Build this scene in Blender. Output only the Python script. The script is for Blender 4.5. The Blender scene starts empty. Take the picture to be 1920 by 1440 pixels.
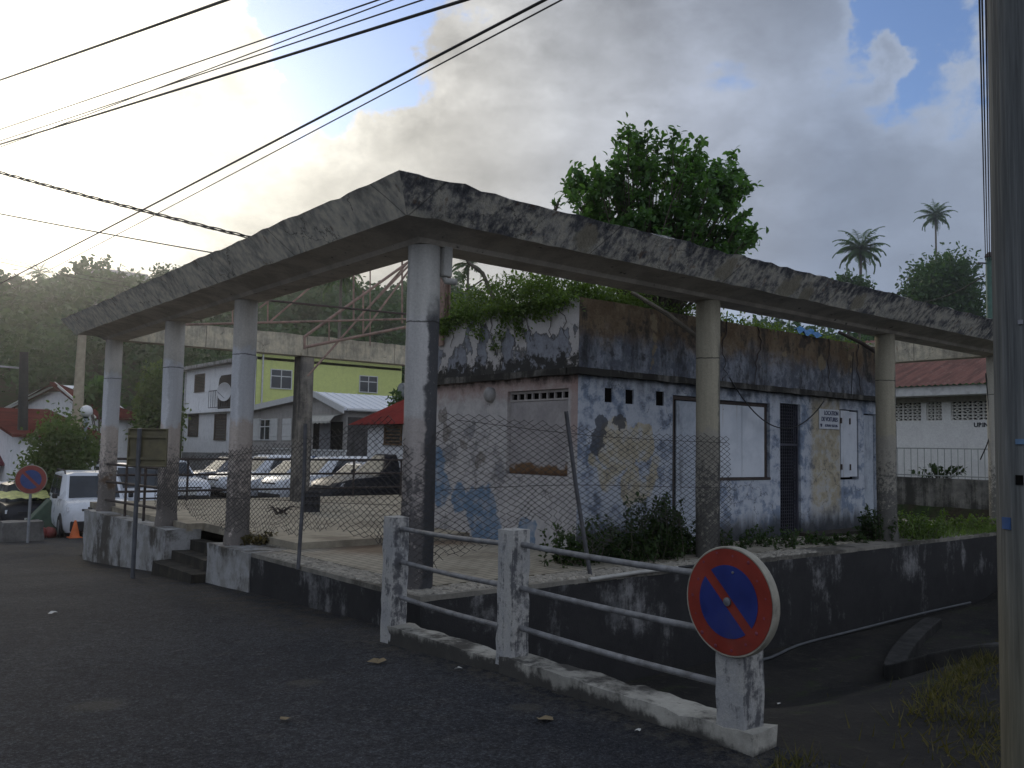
import bpy, bmesh, math, random
import numpy as np
from mathutils import Vector, Matrix
R = math.radians
scene = bpy.context.scene
COL = scene.collection
rng = np.random.default_rng(7)
random.seed(7)

# ------------------------------------------------------------------ camera
F_PX, YAW, PITCH, ROLL = 1635.09, 0.8867, 0.0734, 0.0182
CAM = np.array([-4.813, -7.347, 1.379])          # z = 0 is the pavilion floor
_f = np.array([math.cos(PITCH)*math.cos(YAW), math.cos(PITCH)*math.sin(YAW), math.sin(PITCH)])
_r = np.array([math.sin(YAW), -math.cos(YAW), 0.0]); _u = np.cross(_r, _f)
_r2 = math.cos(ROLL)*_r + math.sin(ROLL)*_u
_u2 = -math.sin(ROLL)*_r + math.cos(ROLL)*_u
cam_data = bpy.data.cameras.new('camera')
cam_data.sensor_width = 36.0
cam_data.lens = 36.0*F_PX/1920.0
cam_data.clip_end = 3000
cam = bpy.data.objects.new('camera', cam_data)
COL.objects.link(cam)
m = Matrix.Identity(4)
for i in range(3):
    m[i][0], m[i][1], m[i][2], m[i][3] = _r2[i], _u2[i], -_f[i], CAM[i]
cam.matrix_world = m
scene.camera = cam

def ray(u, v):                                     # photo pixel -> direction of depth 1
    return _r2*(u-960)/F_PX - _u2*(v-720)/F_PX + _f
def pl(u, v, ax, val):                             # photo pixel on the plane axis = val
    d = ray(u, v); return CAM + d*(val-CAM[ax])/d[ax]
def dep(u, v, d): return CAM + ray(u, v)*d         # photo pixel at a depth in metres

# ------------------------------------------------------------------ world, sun, exposure
SUN_EL, SUN_AZ = 16.0, 81.0                        # azimuth from +X towards +Y
SUN = np.array([math.cos(R(SUN_EL))*math.cos(R(SUN_AZ)), math.cos(R(SUN_EL))*math.sin(R(SUN_AZ)), math.sin(R(SUN_EL))])
world = bpy.data.worlds.new('World'); scene.world = world
world.use_nodes = True

def setin(n, key, val):
    n.inputs[key].default_value = val

class NT:
    """small helper for building node trees"""
    def __init__(s, tree): s.t = tree; s.L = tree.links
    def n(s, typ, **kw):
        nd = s.t.nodes.new(typ)
        for k, v in kw.items(): setattr(nd, k, v)
        return nd
    def put(s, sock, v):
        if v is None: return
        if isinstance(v, bpy.types.NodeSocket): s.L.new(v, sock)
        else:
            if isinstance(v, (tuple, list)) and sock.type == 'RGBA' and len(v) == 3: v = (*v, 1)
            sock.default_value = v
    def math(s, op, a, b=None, c=None, clamp=False):
        nd = s.n('ShaderNodeMath', operation=op, use_clamp=clamp)
        s.put(nd.inputs[0], a); s.put(nd.inputs[1], b)
        if c is not None: s.put(nd.inputs[2], c)
        return nd.outputs[0]
    def vmath(s, op, a, b=None):
        nd = s.n('ShaderNodeVectorMath', operation=op)
        s.put(nd.inputs[0], a); s.put(nd.inputs[1], b)
        return nd.outputs['Value'] if op in ('DOT_PRODUCT', 'LENGTH', 'DISTANCE') else nd.outputs[0]
    def noise(s, vec, scale, detail=4, rough=0.55, dist=0.0, col=False):
        nd = s.n('ShaderNodeTexNoise')
        s.put(nd.inputs['Vector'], vec); setin(nd, 'Scale', scale); setin(nd, 'Detail', detail)
        setin(nd, 'Roughness', rough); setin(nd, 'Distortion', dist)
        return nd.outputs['Color' if col else 'Fac']
    def vor(s, vec, scale, feature='F1', out='Distance', rnd=1.0):
        nd = s.n('ShaderNodeTexVoronoi', feature=feature)
        s.put(nd.inputs['Vector'], vec); setin(nd, 'Scale', scale); setin(nd, 'Randomness', rnd)
        return nd.outputs[out]
    def map(s, vec, scale=(1, 1, 1), loc=(0, 0, 0), rot=(0, 0, 0)):
        nd = s.n('ShaderNodeMapping'); s.put(nd.inputs['Vector'], vec)
        setin(nd, 'Scale', scale); setin(nd, 'Location', loc); setin(nd, 'Rotation', rot)
        return nd.outputs[0]
    def ss(s, x, a, b):                            # smoothstep from a to b (a may exceed b)
        nd = s.n('ShaderNodeMapRange', interpolation_type='SMOOTHSTEP')
        s.put(nd.inputs['Value'], x)
        if a <= b: v = (a, b, 0.0, 1.0)
        else: v = (b, a, 1.0, 0.0)
        for k, q in zip(('From Min', 'From Max', 'To Min', 'To Max'), v): setin(nd, k, q)
        return nd.outputs[0]
    def ramp(s, fac, stops, interp='LINEAR'):
        nd = s.n('ShaderNodeValToRGB'); cr = nd.color_ramp; cr.interpolation = interp
        while len(cr.elements) < len(stops): cr.elements.new(0.5)
        for e, (p, c) in zip(cr.elements, stops):
            e.position = p
            e.color = (c, c, c, 1) if isinstance(c, (int, float)) else (*c, 1)
        s.put(nd.inputs[0], fac)
        return nd.outputs[0]
    def mix(s, fac, a, b, blend='MIX'):
        nd = s.n('ShaderNodeMix', data_type='RGBA', blend_type=blend)
        s.put(nd.inputs[0], fac); s.put(nd.inputs[6], a); s.put(nd.inputs[7], b)
        return nd.outputs[2]
    def sep(s, vec):
        nd = s.n('ShaderNodeSeparateXYZ'); s.put(nd.inputs[0], vec); return nd.outputs
    def comb(s, x, y, z):
        nd = s.n('ShaderNodeCombineXYZ')
        for i, v in enumerate((x, y, z)): s.put(nd.inputs[i], v)
        return nd.outputs[0]

# sky: Nishita with broken cloud in front of it, brighter towards the veiled sun
w = NT(world.node_tree); world.node_tree.nodes.clear()
wout = w.n('ShaderNodeOutputWorld'); bg = w.n('ShaderNodeBackground')
tc = w.n('ShaderNodeTexCoord'); D = w.vmath('NORMALIZE', tc.outputs['Generated'])
sky = w.n('ShaderNodeTexSky', sky_type='NISHITA', sun_disc=False)
sky.sun_elevation = R(SUN_EL); sky.sun_rotation = R(90-SUN_AZ); sky.air_density = 1.0; sky.dust_density = 0.8
SKY_STRENGTH = 0.10
blue = w.vmath('MULTIPLY', sky.outputs[0], (SKY_STRENGTH*0.80, SKY_STRENGTH*0.95, SKY_STRENGTH*1.30))
cosun = w.vmath('DOT_PRODUCT', D, tuple(SUN))
warp = w.noise(D, 2.2, 3, 0.5, col=True)
Dw = w.vmath('ADD', D, w.vmath('MULTIPLY', w.vmath('SUBTRACT', warp, (0.5, 0.5, 0.5)), (0.16, 0.16, 0.10)))
Ds = w.map(Dw, scale=(1, 1, 1.9), loc=(0.3, 0.1, 0.0))
n_big = w.noise(Ds, 2.6, 9, 0.55)
n_mid = w.noise(Ds, 6.0, 9, 0.58)
cov = w.math('ADD', w.math('MULTIPLY', n_big, 0.65), w.math('MULTIPLY', n_mid, 0.35))
warp2 = w.noise(D, 7.0, 6, 0.6, col=True)
Dg = w.vmath('ADD', Dw, w.vmath('MULTIPLY', w.vmath('SUBTRACT', warp2, (0.5, 0.5, 0.5)), (0.22, 0.22, 0.16)))
def gap(u, v, r, amt, squash=1.0):
    d = ray(u, v); d = d/np.linalg.norm(d)
    dist = w.vmath('DISTANCE', Dg, tuple(d))
    return w.math('MULTIPLY', w.ss(dist, r*1.25, 0.0), amt)
cov = w.math('ADD', cov, 0.135)
for g in ((1730, 60, 0.115, 0.26), (1640, 0, 0.06, 0.17), (730, 40, 0.14, 0.34), (600, 170, 0.09, 0.20), (520, 20, 0.08, 0.18), (250, 330, 0.06, 0.10), (330, 150, 0.07, 0.12), (780, 190, 0.05, 0.08)):
    cov = w.math('SUBTRACT', cov, gap(*g))
for g in ((1755, 118, 0.042, -0.20), (1620, 132, 0.035, -0.16), (300, 260, 0.07, -0.14), (610, 120, 0.05, -0.12)):
    cov = w.math('SUBTRACT', cov, gap(*g))
mask = w.ss(w.math('ADD', cov, w.math('MULTIPLY', w.math('SUBTRACT', w.noise(Ds, 15.0, 6, 0.6), 0.5), 0.07)), 0.46, 0.535)
base = w.ramp(w.math('MULTIPLY_ADD', cosun, 0.5, 0.5), [
    (0.0, (0.65, 0.72, 0.87)), (0.45, (0.54, 0.60, 0.73)), (0.70, (0.32, 0.38, 0.49)), (0.83, (0.225, 0.27, 0.36)), (0.885, (0.30, 0.33, 0.395)),
    (0.922, (0.44, 0.455, 0.485)), (0.953, (0.60, 0.585, 0.55)), (0.98, (0.80, 0.765, 0.67)), (0.993, (1.05, 1.0, 0.86)), (1.0, (1.8, 1.7, 1.4))])
n_sh = w.noise(w.map(Dw, scale=(1, 1, 1.5), loc=(3.1, 1.7, 0.4)), 4.0, 8, 0.6)
shade0 = w.ramp(n_sh, [(0.36, 0.66), (0.50, 1.0), (0.64, 1.36)])
shade = w.mix(w.ss(cosun, 0.62, 0.88), w.mix(0.65, shade0, (1, 1, 1)), shade0)
thick = w.ss(cov, 0.50, 0.70)
rim = w.ramp(thick, [(0.0, 1.22), (0.45, 1.02), (1.0, 0.90)])
cloud = w.mix(1.0, base, shade, 'MULTIPLY'); cloud = w.mix(1.0, cloud, rim, 'MULTIPLY')
blue = w.vmath('ADD', blue, w.vmath('MULTIPLY', w.comb(w.ss(cosun, 0.6, 1.0), w.ss(cosun, 0.6, 1.0), w.ss(cosun, 0.6, 1.0)), (0.10, 0.12, 0.15)))
final = w.mix(mask, blue, cloud)
w.L.new(final, bg.inputs[0]); bg.inputs[1].default_value = 1.0
w.L.new(bg.outputs[0], wout.inputs[0])

sun = bpy.data.lights.new('sun', 'SUN'); sun.energy = 0.75; sun.angle = R(14); sun.color = (1.0, 0.89, 0.75)
sun_o = bpy.data.objects.new('sun', sun); COL.objects.link(sun_o)
sun_o.rotation_euler = Vector(tuple(-SUN)).to_track_quat('-Z', 'Y').to_euler()
scene.view_settings.view_transform = 'Standard'
scene.view_settings.look = 'None'
scene.view_settings.exposure = 0.18
scene.view_settings.gamma = 1.0
scene.view_settings.use_curve_mapping = False
scene.cycles.use_denoising = True
scene.cycles.max_bounces = 6; scene.cycles.diffuse_bounces = 3; scene.cycles.transparent_max_bounces = 6
scene.cycles.sample_clamp_indirect = 4.0
scene.cycles.volume_bounces = 1

# ------------------------------------------------------------------ materials
class Mat(NT):
    def __init__(s, name):
        s.m = bpy.data.materials.new(name); s.m.use_nodes = True
        super().__init__(s.m.node_tree); s.t.nodes.clear()
        s.out = s.n('ShaderNodeOutputMaterial')
        g = s.n('ShaderNodeNewGeometry'); s.pos = g.outputs['Position']; s.nor = g.outputs['Normal']
        s.tc = s.n('ShaderNodeTexCoord').outputs['Object']
    def done(s, col, rough=0.85, h=None, bump=0.3, dist=0.02, metal=0.0, spec=0.35, trans=None):
        b = s.n('ShaderNodeBsdfPrincipled')
        s.put(b.inputs['Base Color'], col); s.put(b.inputs['Roughness'], rough); s.put(b.inputs['Metallic'], metal)
        setin(b, 'Specular IOR Level', spec)
        if h is not None:
            bp = s.n('ShaderNodeBump'); setin(bp, 'Strength', bump); setin(bp, 'Distance', dist)
            s.put(bp.inputs['Height'], h); s.L.new(bp.outputs[0], b.inputs['Normal'])
        o = b.outputs[0]
        if trans is not None:
            tr = s.n('ShaderNodeBsdfTranslucent'); s.put(tr.inputs[0], trans)
            ms = s.n('ShaderNodeMixShader'); setin(ms, 0, 0.45); s.L.new(o, ms.inputs[1]); s.L.new(tr.outputs[0], ms.inputs[2]); o = ms.outputs[0]
        s.L.new(o, s.out.inputs[0]); return s.m
    def blob(s, c, r, soft=0.5, vec=None):          # a patch with its own place and ragged outline
        vec = vec or s.wpos
        return s.ss(s.vmath('DISTANCE', vec, tuple(c)), r, r*(1-soft))
    def warped(s, amt=0.25, scale=2.5, detail=5):
        wn = s.noise(s.pos, scale, detail, 0.6, col=True)
        s.wpos = s.vmath('ADD', s.pos, s.vmath('MULTIPLY', s.vmath('SUBTRACT', wn, (0.5, 0.5, 0.5)), (amt*2,)*3))
        return s.wpos
    def cracks(s, vec, scale, width=0.012, thr=0.52):  # thin broken crack lines
        wn = s.noise(vec, 3.0, 6, 0.65, col=True)
        v2 = s.vmath('ADD', vec, s.vmath('MULTIPLY', s.vmath('SUBTRACT', wn, (0.5, 0.5, 0.5)), (0.55/scale,)*3))
        e = s.vor(v2, scale, 'DISTANCE_TO_EDGE')
        return s.math('MULTIPLY', s.ss(e, width*scale, width*scale*0.3), s.ss(s.noise(vec, 0.9*scale, 3, 0.5), thr, thr+0.06))
    def streaks(s, sc=5.0, zs=0.5, detail=6, rough=0.6, vec=None):
        return s.noise(s.map(vec or s.pos, scale=(sc, sc, zs)), 1.0, detail, rough)
MATS = {}
def plain(name, col, rough=0.7, var=0.18, metal=0.0, scale=6.0, bump=0.0, spec=0.35, dirt=0.0):
    """one colour with uneven tone and a little dirt"""
    if name in MATS: return MATS[name]
    a = Mat(name); n1 = a.noise(a.tc, scale, 6, 0.6); n2 = a.noise(a.tc, scale*7, 3, 0.6)
    k = a.ramp(n1, [(0.3, 1-var), (0.7, 1+var)])
    c = a.mix(1.0, (*col, 1), k, 'MULTIPLY')
    if dirt:
        dm = a.math('MULTIPLY', a.ss(a.noise(a.tc, scale*0.6, 8, 0.65), 0.48, 0.68), dirt)
        c = a.mix(dm, c, (0.05, 0.043, 0.035, 1))
    MATS[name] = a.done(c, a.ramp(n1, [(0.3, max(0.05, rough-0.1)), (0.7, min(1, rough+0.1))]), n2 if bump else None, bump, metal=metal, spec=spec)
    return MATS[name]

def weathered(name, base, base2, mold, mold_amt, seed=0.0, zdark=None, streak_w=0.5, fine=0.15, thr=(0.46, 0.60), zs=0.45):
    """bare or painted concrete with mould in blotches and running streaks"""
    if name in MATS: return MATS[name]
    a = Mat(name); p = a.map(a.pos, loc=(seed, seed*0.7, seed*1.3))
    n1 = a.noise(p, 1.1, 8, 0.66); n2 = a.noise(p, 3.7, 7, 0.62); st = a.streaks(5.5, zs, 7, 0.62, p)
    f1 = a.noise(p, 26, 5, 0.7); f2 = a.noise(p, 90, 2, 0.6)
    c = a.mix(a.ss(n2, 0.40, 0.62), base, base2)
    c = a.mix(1.0, c, a.ramp(f1, [(0.25, 1-fine), (0.75, 1+fine)]), 'MULTIPLY')
    mk = a.math('ADD', a.math('MULTIPLY', n1, 1-streak_w), a.math('MULTIPLY', st, streak_w))
    mk = a.math('ADD', mk, a.math('MULTIPLY', a.math('SUBTRACT', f1, 0.5), 0.16))
    if zdark:
        z = a.sep(a.pos)[2]; mk = a.math('ADD', mk, a.math('MULTIPLY', a.ss(z, zdark[1], zdark[0]), zdark[2]))
    mm = a.math('MULTIPLY', a.ss(mk, *thr), mold_amt)
    c = a.mix(mm, c, mold)
    c = a.mix(a.math('MULTIPLY', a.ss(a.noise(p, 14, 6, 0.7), 0.60, 0.68), 0.5*mold_amt), c, tuple(0.6*x for x in mold))
    h = a.math('ADD', a.math('MULTIPLY', f1, 0.6), a.math('MULTIPLY', f2, 0.4))
    MATS[name] = a.done(c, 0.92, h, 0.45, 0.012, spec=0.2)
    return MATS[name]

# ------------------------------------------------------------------ mesh building
class MB:
    def __init__(s): s.v = []; s.f = []
    def add(s, verts, faces):
        o = len(s.v); s.v += [tuple(float(q) for q in p) for p in verts]; s.f += [tuple(i+o for i in f) for f in faces]
    def box(s, a, b, M=None):
        x0, y0, z0 = a; x1, y1, z1 = b
        vs = [(x0, y0, z0), (x1, y0, z0), (x1, y1, z0), (x0, y1, z0), (x0, y0, z1), (x1, y0, z1), (x1, y1, z1), (x0, y1, z1)]
        if M is not None: vs = [tuple(M @ Vector(p)) for p in vs]
        s.add(vs, [(0, 3, 2, 1), (4, 5, 6, 7), (0, 1, 5, 4), (1, 2, 6, 5), (2, 3, 7, 6), (3, 0, 4, 7)]); return s
    def tube(s, pts, r, n=8, caps=True, ref=None):
        pts = [np.array(p, float) for p in pts]; k = len(pts)
        rs = r if isinstance(r, (list, tuple, np.ndarray)) else [r]*k
        vs = []; prev = None
        for i, p in enumerate(pts):
            t = pts[min(i+1, k-1)]-pts[max(i-1, 0)]; t = t/(np.linalg.norm(t)+1e-9)
            a = prev if prev is not None else (np.array([0, 0, 1.0]) if abs(t[2]) < 0.9 else np.array([1.0, 0, 0]))
            x = np.cross(t, a); x /= np.linalg.norm(x)+1e-9; y = np.cross(x, t); prev = y
            for j in range(n):
                an = 2*math.pi*j/n; vs.append(p+rs[i]*(x*math.cos(an)+y*math.sin(an)))
        fs = [(i*n+j, i*n+(j+1) % n, (i+1)*n+(j+1) % n, (i+1)*n+j) for i in range(k-1) for j in range(n)]
        if caps: fs += [tuple(range(n))[::-1], tuple((k-1)*n+j for j in range(n))]
        s.add(vs, fs); return s
    def lathe(s, prof, c=(0, 0, 0), n=24, caps=True):
        vs = [(c[0]+r*math.cos(2*math.pi*j/n), c[1]+r*math.sin(2*math.pi*j/n), c[2]+z) for r, z in prof for j in range(n)]
        k = len(prof); fs = [(i*n+j, i*n+(j+1) % n, (i+1)*n+(j+1) % n, (i+1)*n+j) for i in range(k-1) for j in range(n)]
        if caps: fs += [tuple(range(n))[::-1], tuple((k-1)*n+j for j in range(n))]
        s.add(vs, fs); return s
    def prism(s, poly, ext):                       # polygon (3-d points) pushed along ext
        n = len(poly); e = np.array(ext, float)
        vs = [np.array(p, float) for p in poly]; vs += [p+e for p in vs]
        s.add(vs, [tuple(range(n))[::-1], tuple(range(n, 2*n))] + [(i, (i+1) % n, n+(i+1) % n, n+i) for i in range(n)]); return s
    def quad(s, a, b, c, d): s.add([a, b, c, d], [(0, 1, 2, 3)]); return s
    def mesh(s, name):
        me = bpy.data.meshes.new(name); me.from_pydata(s.v, [], s.f); me.update(); return me
    def build(s, name, mat, parent=None, smooth=False, bevel=0.0, loc=None):
        return link(name, s.mesh(name), mat, parent, smooth, bevel)

def fixnormals(me):
    b = bmesh.new(); b.from_mesh(me); bmesh.ops.recalc_face_normals(b, faces=b.faces); b.to_mesh(me); b.free()

def link(name, me, mat, parent=None, smooth=False, bevel=0.0):
    fixnormals(me)
    o = bpy.data.objects.new(name, me); COL.objects.link(o)
    if mat is not None: me.materials.append(mat)
    if smooth:
        for p in me.polygons: p.use_smooth = True
        if smooth is not True: me.set_sharp_from_angle(angle=R(smooth))
    if bevel:
        bm_ = o.modifiers.new('bevel', 'BEVEL'); bm_.width = bevel; bm_.segments = 2; bm_.limit_method = 'ANGLE'
    if parent is not None: o.parent = parent
    return o

def tag(o, label=None, cat=None, group=None, kind=None):
    if label: o['label'] = label
    if cat: o['category'] = cat
    if group: o['group'] = group
    if kind: o['kind'] = kind
    return o

def thing(name, label, cat, loc=(0, 0, 0), rz=0.0, group=None):
    o = bpy.data.objects.new(name, None); COL.objects.link(o)
    o.location = tuple(float(q) for q in loc); o.rotation_euler = (0, 0, rz); o.empty_display_size = 0.2
    return tag(o, label, cat, group)

def root(name, label, cat, base, group=None):
    """an Empty at the thing's base whose parts are written in world coordinates"""
    o = thing(name, label, cat, base, 0, group)
    return o
def adopt(o, r):                                   # world-coordinate part under a root
    o.parent = r; o.matrix_parent_inverse = Matrix.Translation(r.location).inverted(); return o

def fastmesh(name, V, faces_n, mat, parent=None, kind=None):
    """V: (n*k,3) array of n polygons with k corners each"""
    V = np.asarray(V, np.float32).reshape(-1, 3); n = len(V)//faces_n
    me = bpy.data.meshes.new(name); me.vertices.add(len(V)); me.vertices.foreach_set('co', V.ravel())
    me.loops.add(len(V)); me.loops.foreach_set('vertex_index', np.arange(len(V), dtype=np.int32))
    me.polygons.add(n); me.polygons.foreach_set('loop_start', np.arange(n, dtype=np.int32)*faces_n)
    me.polygons.foreach_set('loop_total', np.full(n, faces_n, np.int32)); me.update(calc_edges=True); me.validate()
    o = bpy.data.objects.new(name, me); COL.objects.link(o); me.materials.append(mat)
    if parent is not None: o.parent = parent
    if kind: o['kind'] = kind
    return o

def unit(a): return a/(np.linalg.norm(a, axis=-1, keepdims=True)+1e-9)
def leaves(P, Dn, L, W, fold=0.25, up=None, droop=0.0):
    """leaf faces (hexagonal blades): P bases, Dn directions, L lengths, W widths"""
    n = len(P); Dn = unit(Dn); rnd = rng.normal(size=(n, 3)) if up is None else up+rng.normal(size=(n, 3))*0.35
    S = unit(np.cross(Dn, rnd)); N = np.cross(S, Dn); L = np.broadcast_to(L, (n,))[:, None]; W = np.broadcast_to(W, (n,))[:, None]
    a = P; t = P+Dn*L-N*L*droop; q = 0.35; z = 0.72
    b1 = P+Dn*L*q+S*W*0.5+N*W*fold; b2 = P+Dn*L*z+S*W*0.38+N*W*fold-N*L*droop*0.5
    c1 = P+Dn*L*q-S*W*0.5+N*W*fold; c2 = P+Dn*L*z-S*W*0.38+N*W*fold-N*L*droop*0.5
    return np.stack([a, b1, b2, t, c2, c1], 1).reshape(-1, 3)
def quads_leaf(P, size, flat=0.5):
    n = len(P); Dn = unit(rng.normal(size=(n, 3))*np.array([1, 1, flat])); S = unit(np.cross(Dn, rng.normal(size=(n, 3)))); s_ = np.broadcast_to(size, (n,))[:, None]
    return np.stack([P-Dn*s_*0.55, P+S*s_*0.33, P+Dn*s_*0.55, P-S*s_*0.33], 1).reshape(-1, 3)

def sst(a, b, x):
    t = np.clip((np.asarray(x, float)-a)/(b-a), 0, 1); return t*t*(3-2*t)
_nz = [(rng.uniform(0, 6.28), rng.uniform(0, 6.28)) for _ in range(6)]
def wob(x, y, s=1.0):
    return sum(math.sin(x*s*(1.3**i)*1.1+a)*math.cos(y*s*(1.25**i)*0.9+b)/(1.4**i) for i, (a, b) in enumerate(_nz))/3.0
# ================================================================== setting
RY = np.array([-60, -8, -4.2, -2.2, -0.6, 3.0, 4.5, 6.0, 10.8, 14, 17.5, 22, 30, 60, 300.])
RZ = np.array([-.24, -.25, -.265, -.28, -.36, -.49, -.56, -.62, -.95, -1.10, -1.24, -1.47, -1.9, -2.6, -2.6])
def road_z(y): return np.interp(y, RY, RZ)
def surf(x, y):
    x = np.asarray(x, float); y = np.asarray(y, float)
    z = road_z(y)
    # ditch and bank to the right of the guard rail
    ditch = -.33-.87*sst(0, 1, (y+4.4)/2.6)*sst(0, 1, (x+.5)/2.2)
    bank = 0.55*sst(0, 1.2, ((x-3.4)*0.55-(y+4.2)*1.0)/1.6-0.35)*sst(1.0, 3.0, x)
    z = np.where((x > -.45) & (y < -.45), ditch+bank, z)
    # parking ground beyond the pavilion
    pk = road_z(y)+( -.62-road_z(y))*sst(2.2, 6.5, x)
    z = np.where((x > -.45) & (y > 12.4), pk, z)
    # strip of grass beside and behind the pavilion on the far right
    z = np.where((x > -.3) & (y >= -.45) & (y <= 12.4), -.75, z)
    z = np.where((x > 13.2) & (y >= -.45) & (y < 12.4), -.40, z)
    z = np.where((x > 17.7), np.maximum(z, .70), z)
    rho = np.hypot(x-CAM[0], y-CAM[1]); az = np.degrees(np.arctan2(y-CAM[1], x-CAM[0]))
    hill = 23.5*sst(52, 165, rho)*(1+0.07*np.sin(az*0.21+1.0)+0.04*np.sin(az*0.6))*(0.66+0.34*sst(38, 56, az))
    return z+np.where((az > -60) & (az < 150), hill, hill*0.6)
def sheet(name, xs, ys, mat, dz=0.0, rough=0.0, cut=None, clip=None):
    X, Y = np.meshgrid(xs, ys, indexing='ij'); Z = surf(X if clip is None else np.minimum(X, clip), Y)+dz
    if rough: Z = Z+rough*np.vectorize(lambda a, b: wob(a, b, 1.7))(X, Y)
    if clip is not None: X = np.where(Y < -.46, np.minimum(X, -.45), X)
    nx, ny = X.shape; V = np.stack([X, Y, Z], -1).reshape(-1, 3)
    f = []
    for i in range(nx-1):
        for j in range(ny-1):
            if cut and cut((xs[i]+xs[i+1])/2, (ys[j]+ys[j+1])/2): continue
            f.append((i*ny+j, (i+1)*ny+j, (i+1)*ny+j+1, i*ny+j+1))
    b = MB(); b.v = [tuple(p) for p in V]; b.f = f
    o = b.build(name, mat, None, True); o['kind'] = 'structure'; return o

def asphalt():
    a = Mat('asphalt'); p = a.pos
    g = a.vor(p, 95); n1 = a.noise(p, 0.55, 6, 0.6); n2 = a.noise(p, 4.5, 7, 0.65); f = a.noise(p, 130, 3, 0.7)
    c = a.mix(a.ss(n1, 0.35, 0.66), (0.021, 0.023, 0.028), (0.034, 0.036, 0.041))
    c = a.mix(a.math('MULTIPLY', a.ss(n2, 0.52, 0.70), 0.55), c, (0.050, 0.048, 0.047))
    c = a.mix(a.math('MULTIPLY', a.ss(g, 0.32, 0.10), 0.55), c, (0.105, 0.103, 0.100))
    c = a.mix(a.ss(a.noise(p, 300, 1, 0.5), 0.70, 0.78), c, (0.20, 0.20, 0.19))
    g2 = a.noise(p, 42, 5, 0.85); g3 = a.noise(p, 11, 6, 0.75)
    c = a.mix(1.0, c, a.ramp(g2, [(0.36, 0.35), (0.5, 0.95), (0.64, 2.3)]), 'MULTIPLY'); c = a.mix(1.0, c, a.ramp(g3, [(0.33, 0.66), (0.67, 1.38)]), 'MULTIPLY')
    # pale worn spots and dust gathered by the wall foot
    a.warped(0.10, 6.0)
    for (x, y), r in (((-3.2, -1.2), 0.22), ((-1.1, -3.0), 0.13), ((-2.4, -4.4), 0.09), ((-4.4, 0.6), 0.16), ((-1.9, -1.5), 0.16)):
        c = a.mix(a.math('MULTIPLY', a.blob((x, y, float(road_z(y))), r, 0.6), 0.35), c, (0.10, 0.09, 0.07))
    c = a.mix(a.math('MULTIPLY', a.cracks(p, 0.7, .007, .50), .75), c, (0.010, 0.010, 0.011))
    x_, y_, z_ = a.sep(a.wpos)
    grit = a.math('MULTIPLY', a.math('MULTIPLY', a.ss(x_, -1.15, -0.72), a.ss(y_, 0.2, -0.6)), a.ss(g3, .42, .62)); c = a.mix(a.math('MULTIPLY', grit, .6), c, (0.085, 0.075, 0.055))
    dust = a.math('MULTIPLY', a.math('MULTIPLY', a.ss(x_, -1.5, -0.55), a.ss(y_, -0.6, 1.0)), a.ss(n2, 0.35, 0.65))
    c = a.mix(a.math('MULTIPLY', dust, 0.5), c, (0.075, 0.062, 0.044))
    h = a.math('ADD', a.math('SUBTRACT', f, a.math('MULTIPLY', g, 0.8)), a.math('MULTIPLY', g2, 1.6))
    return a.done(c, a.ramp(n2, [(0.3, 0.85), (0.7, 0.97)]), h, 0.8, 0.012, spec=0.15)
M_ASPH = asphalt()
def soil():
    a = Mat('soil'); p = a.pos; n = a.noise(p, 1.3, 8, 0.65); n2 = a.noise(p, 12, 5, 0.65)
    c = a.mix(a.ss(n, 0.4, 0.6), (0.040, 0.033, 0.022), (0.030, 0.046, 0.016)); c = a.mix(1.0, c, a.ramp(n2, [(0.3, .7), (0.7, 1.3)]), 'MULTIPLY')
    return a.done(c, 0.95, n2, 0.8, 0.05, spec=0.1)
M_SOIL = soil()
def ditchmat():
    a = Mat('ditch_paving'); p = a.pos; n = a.noise(p, 1.2, 8, 0.66); n2 = a.noise(p, 9, 7, 0.7); f = a.noise(p, 70, 3, 0.6)
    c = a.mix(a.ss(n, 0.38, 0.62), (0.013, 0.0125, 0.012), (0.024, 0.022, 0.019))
    c = a.mix(a.math('MULTIPLY', a.ss(n2, 0.54, 0.66), 0.5), c, (0.050, 0.045, 0.038))
    c = a.mix(a.math('MULTIPLY', a.ss(a.noise(p, 2.3, 8, 0.7), 0.56, 0.66), 0.7), c, (0.028, 0.036, 0.014))
    return a.done(c, 0.9, a.math('ADD', n2, a.math('MULTIPLY', f, 0.4)), 0.8, 0.03, spec=0.2)
M_DITCH = ditchmat()

def ground_drop(x, y): return 1.6 if (-27 < x < 14.5 and -23 < y < 38.5) or (14.5 <= x < 38 and 14 < y < 38) or (14 < x < 17.6 and -.4 < y < 12.2) else 0.0
axx = np.concatenate([np.linspace(-400, -45, 9), np.linspace(-40, 40, 41), np.linspace(46, 110, 17), np.linspace(125, 420, 12)])
axy = np.concatenate([np.linspace(-400, -45, 8), np.linspace(-40, 40, 41), np.linspace(46, 150, 27), np.linspace(165, 430, 12)])
ground = sheet('ground', axx, axy, M_SOIL, -0.06)
for v_ in ground.data.vertices: v_.co.z -= ground_drop(v_.co.x, v_.co.y)
road = sheet('road', np.concatenate([np.linspace(-30, -8, 12), np.linspace(-7.5, -.08, 38)]), np.concatenate([np.linspace(-25, -9, 9), np.linspace(-8.5, 24, 110), np.linspace(25, 46, 14)]), M_ASPH, 0.0, 0.006, None, -.46)
parking = sheet('parking_lot', np.linspace(-.45, 40, 60), np.linspace(12.9, 40, 42), M_ASPH, -0.004, 0.004)
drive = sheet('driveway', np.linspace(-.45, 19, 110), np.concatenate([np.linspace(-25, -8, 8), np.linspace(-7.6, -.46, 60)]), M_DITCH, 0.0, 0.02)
M_GRASSY = plain('grassy_soil', (0.045, 0.06, 0.02), 0.95, 0.5, scale=2.0, bump=0.5, spec=0.1)
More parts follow.
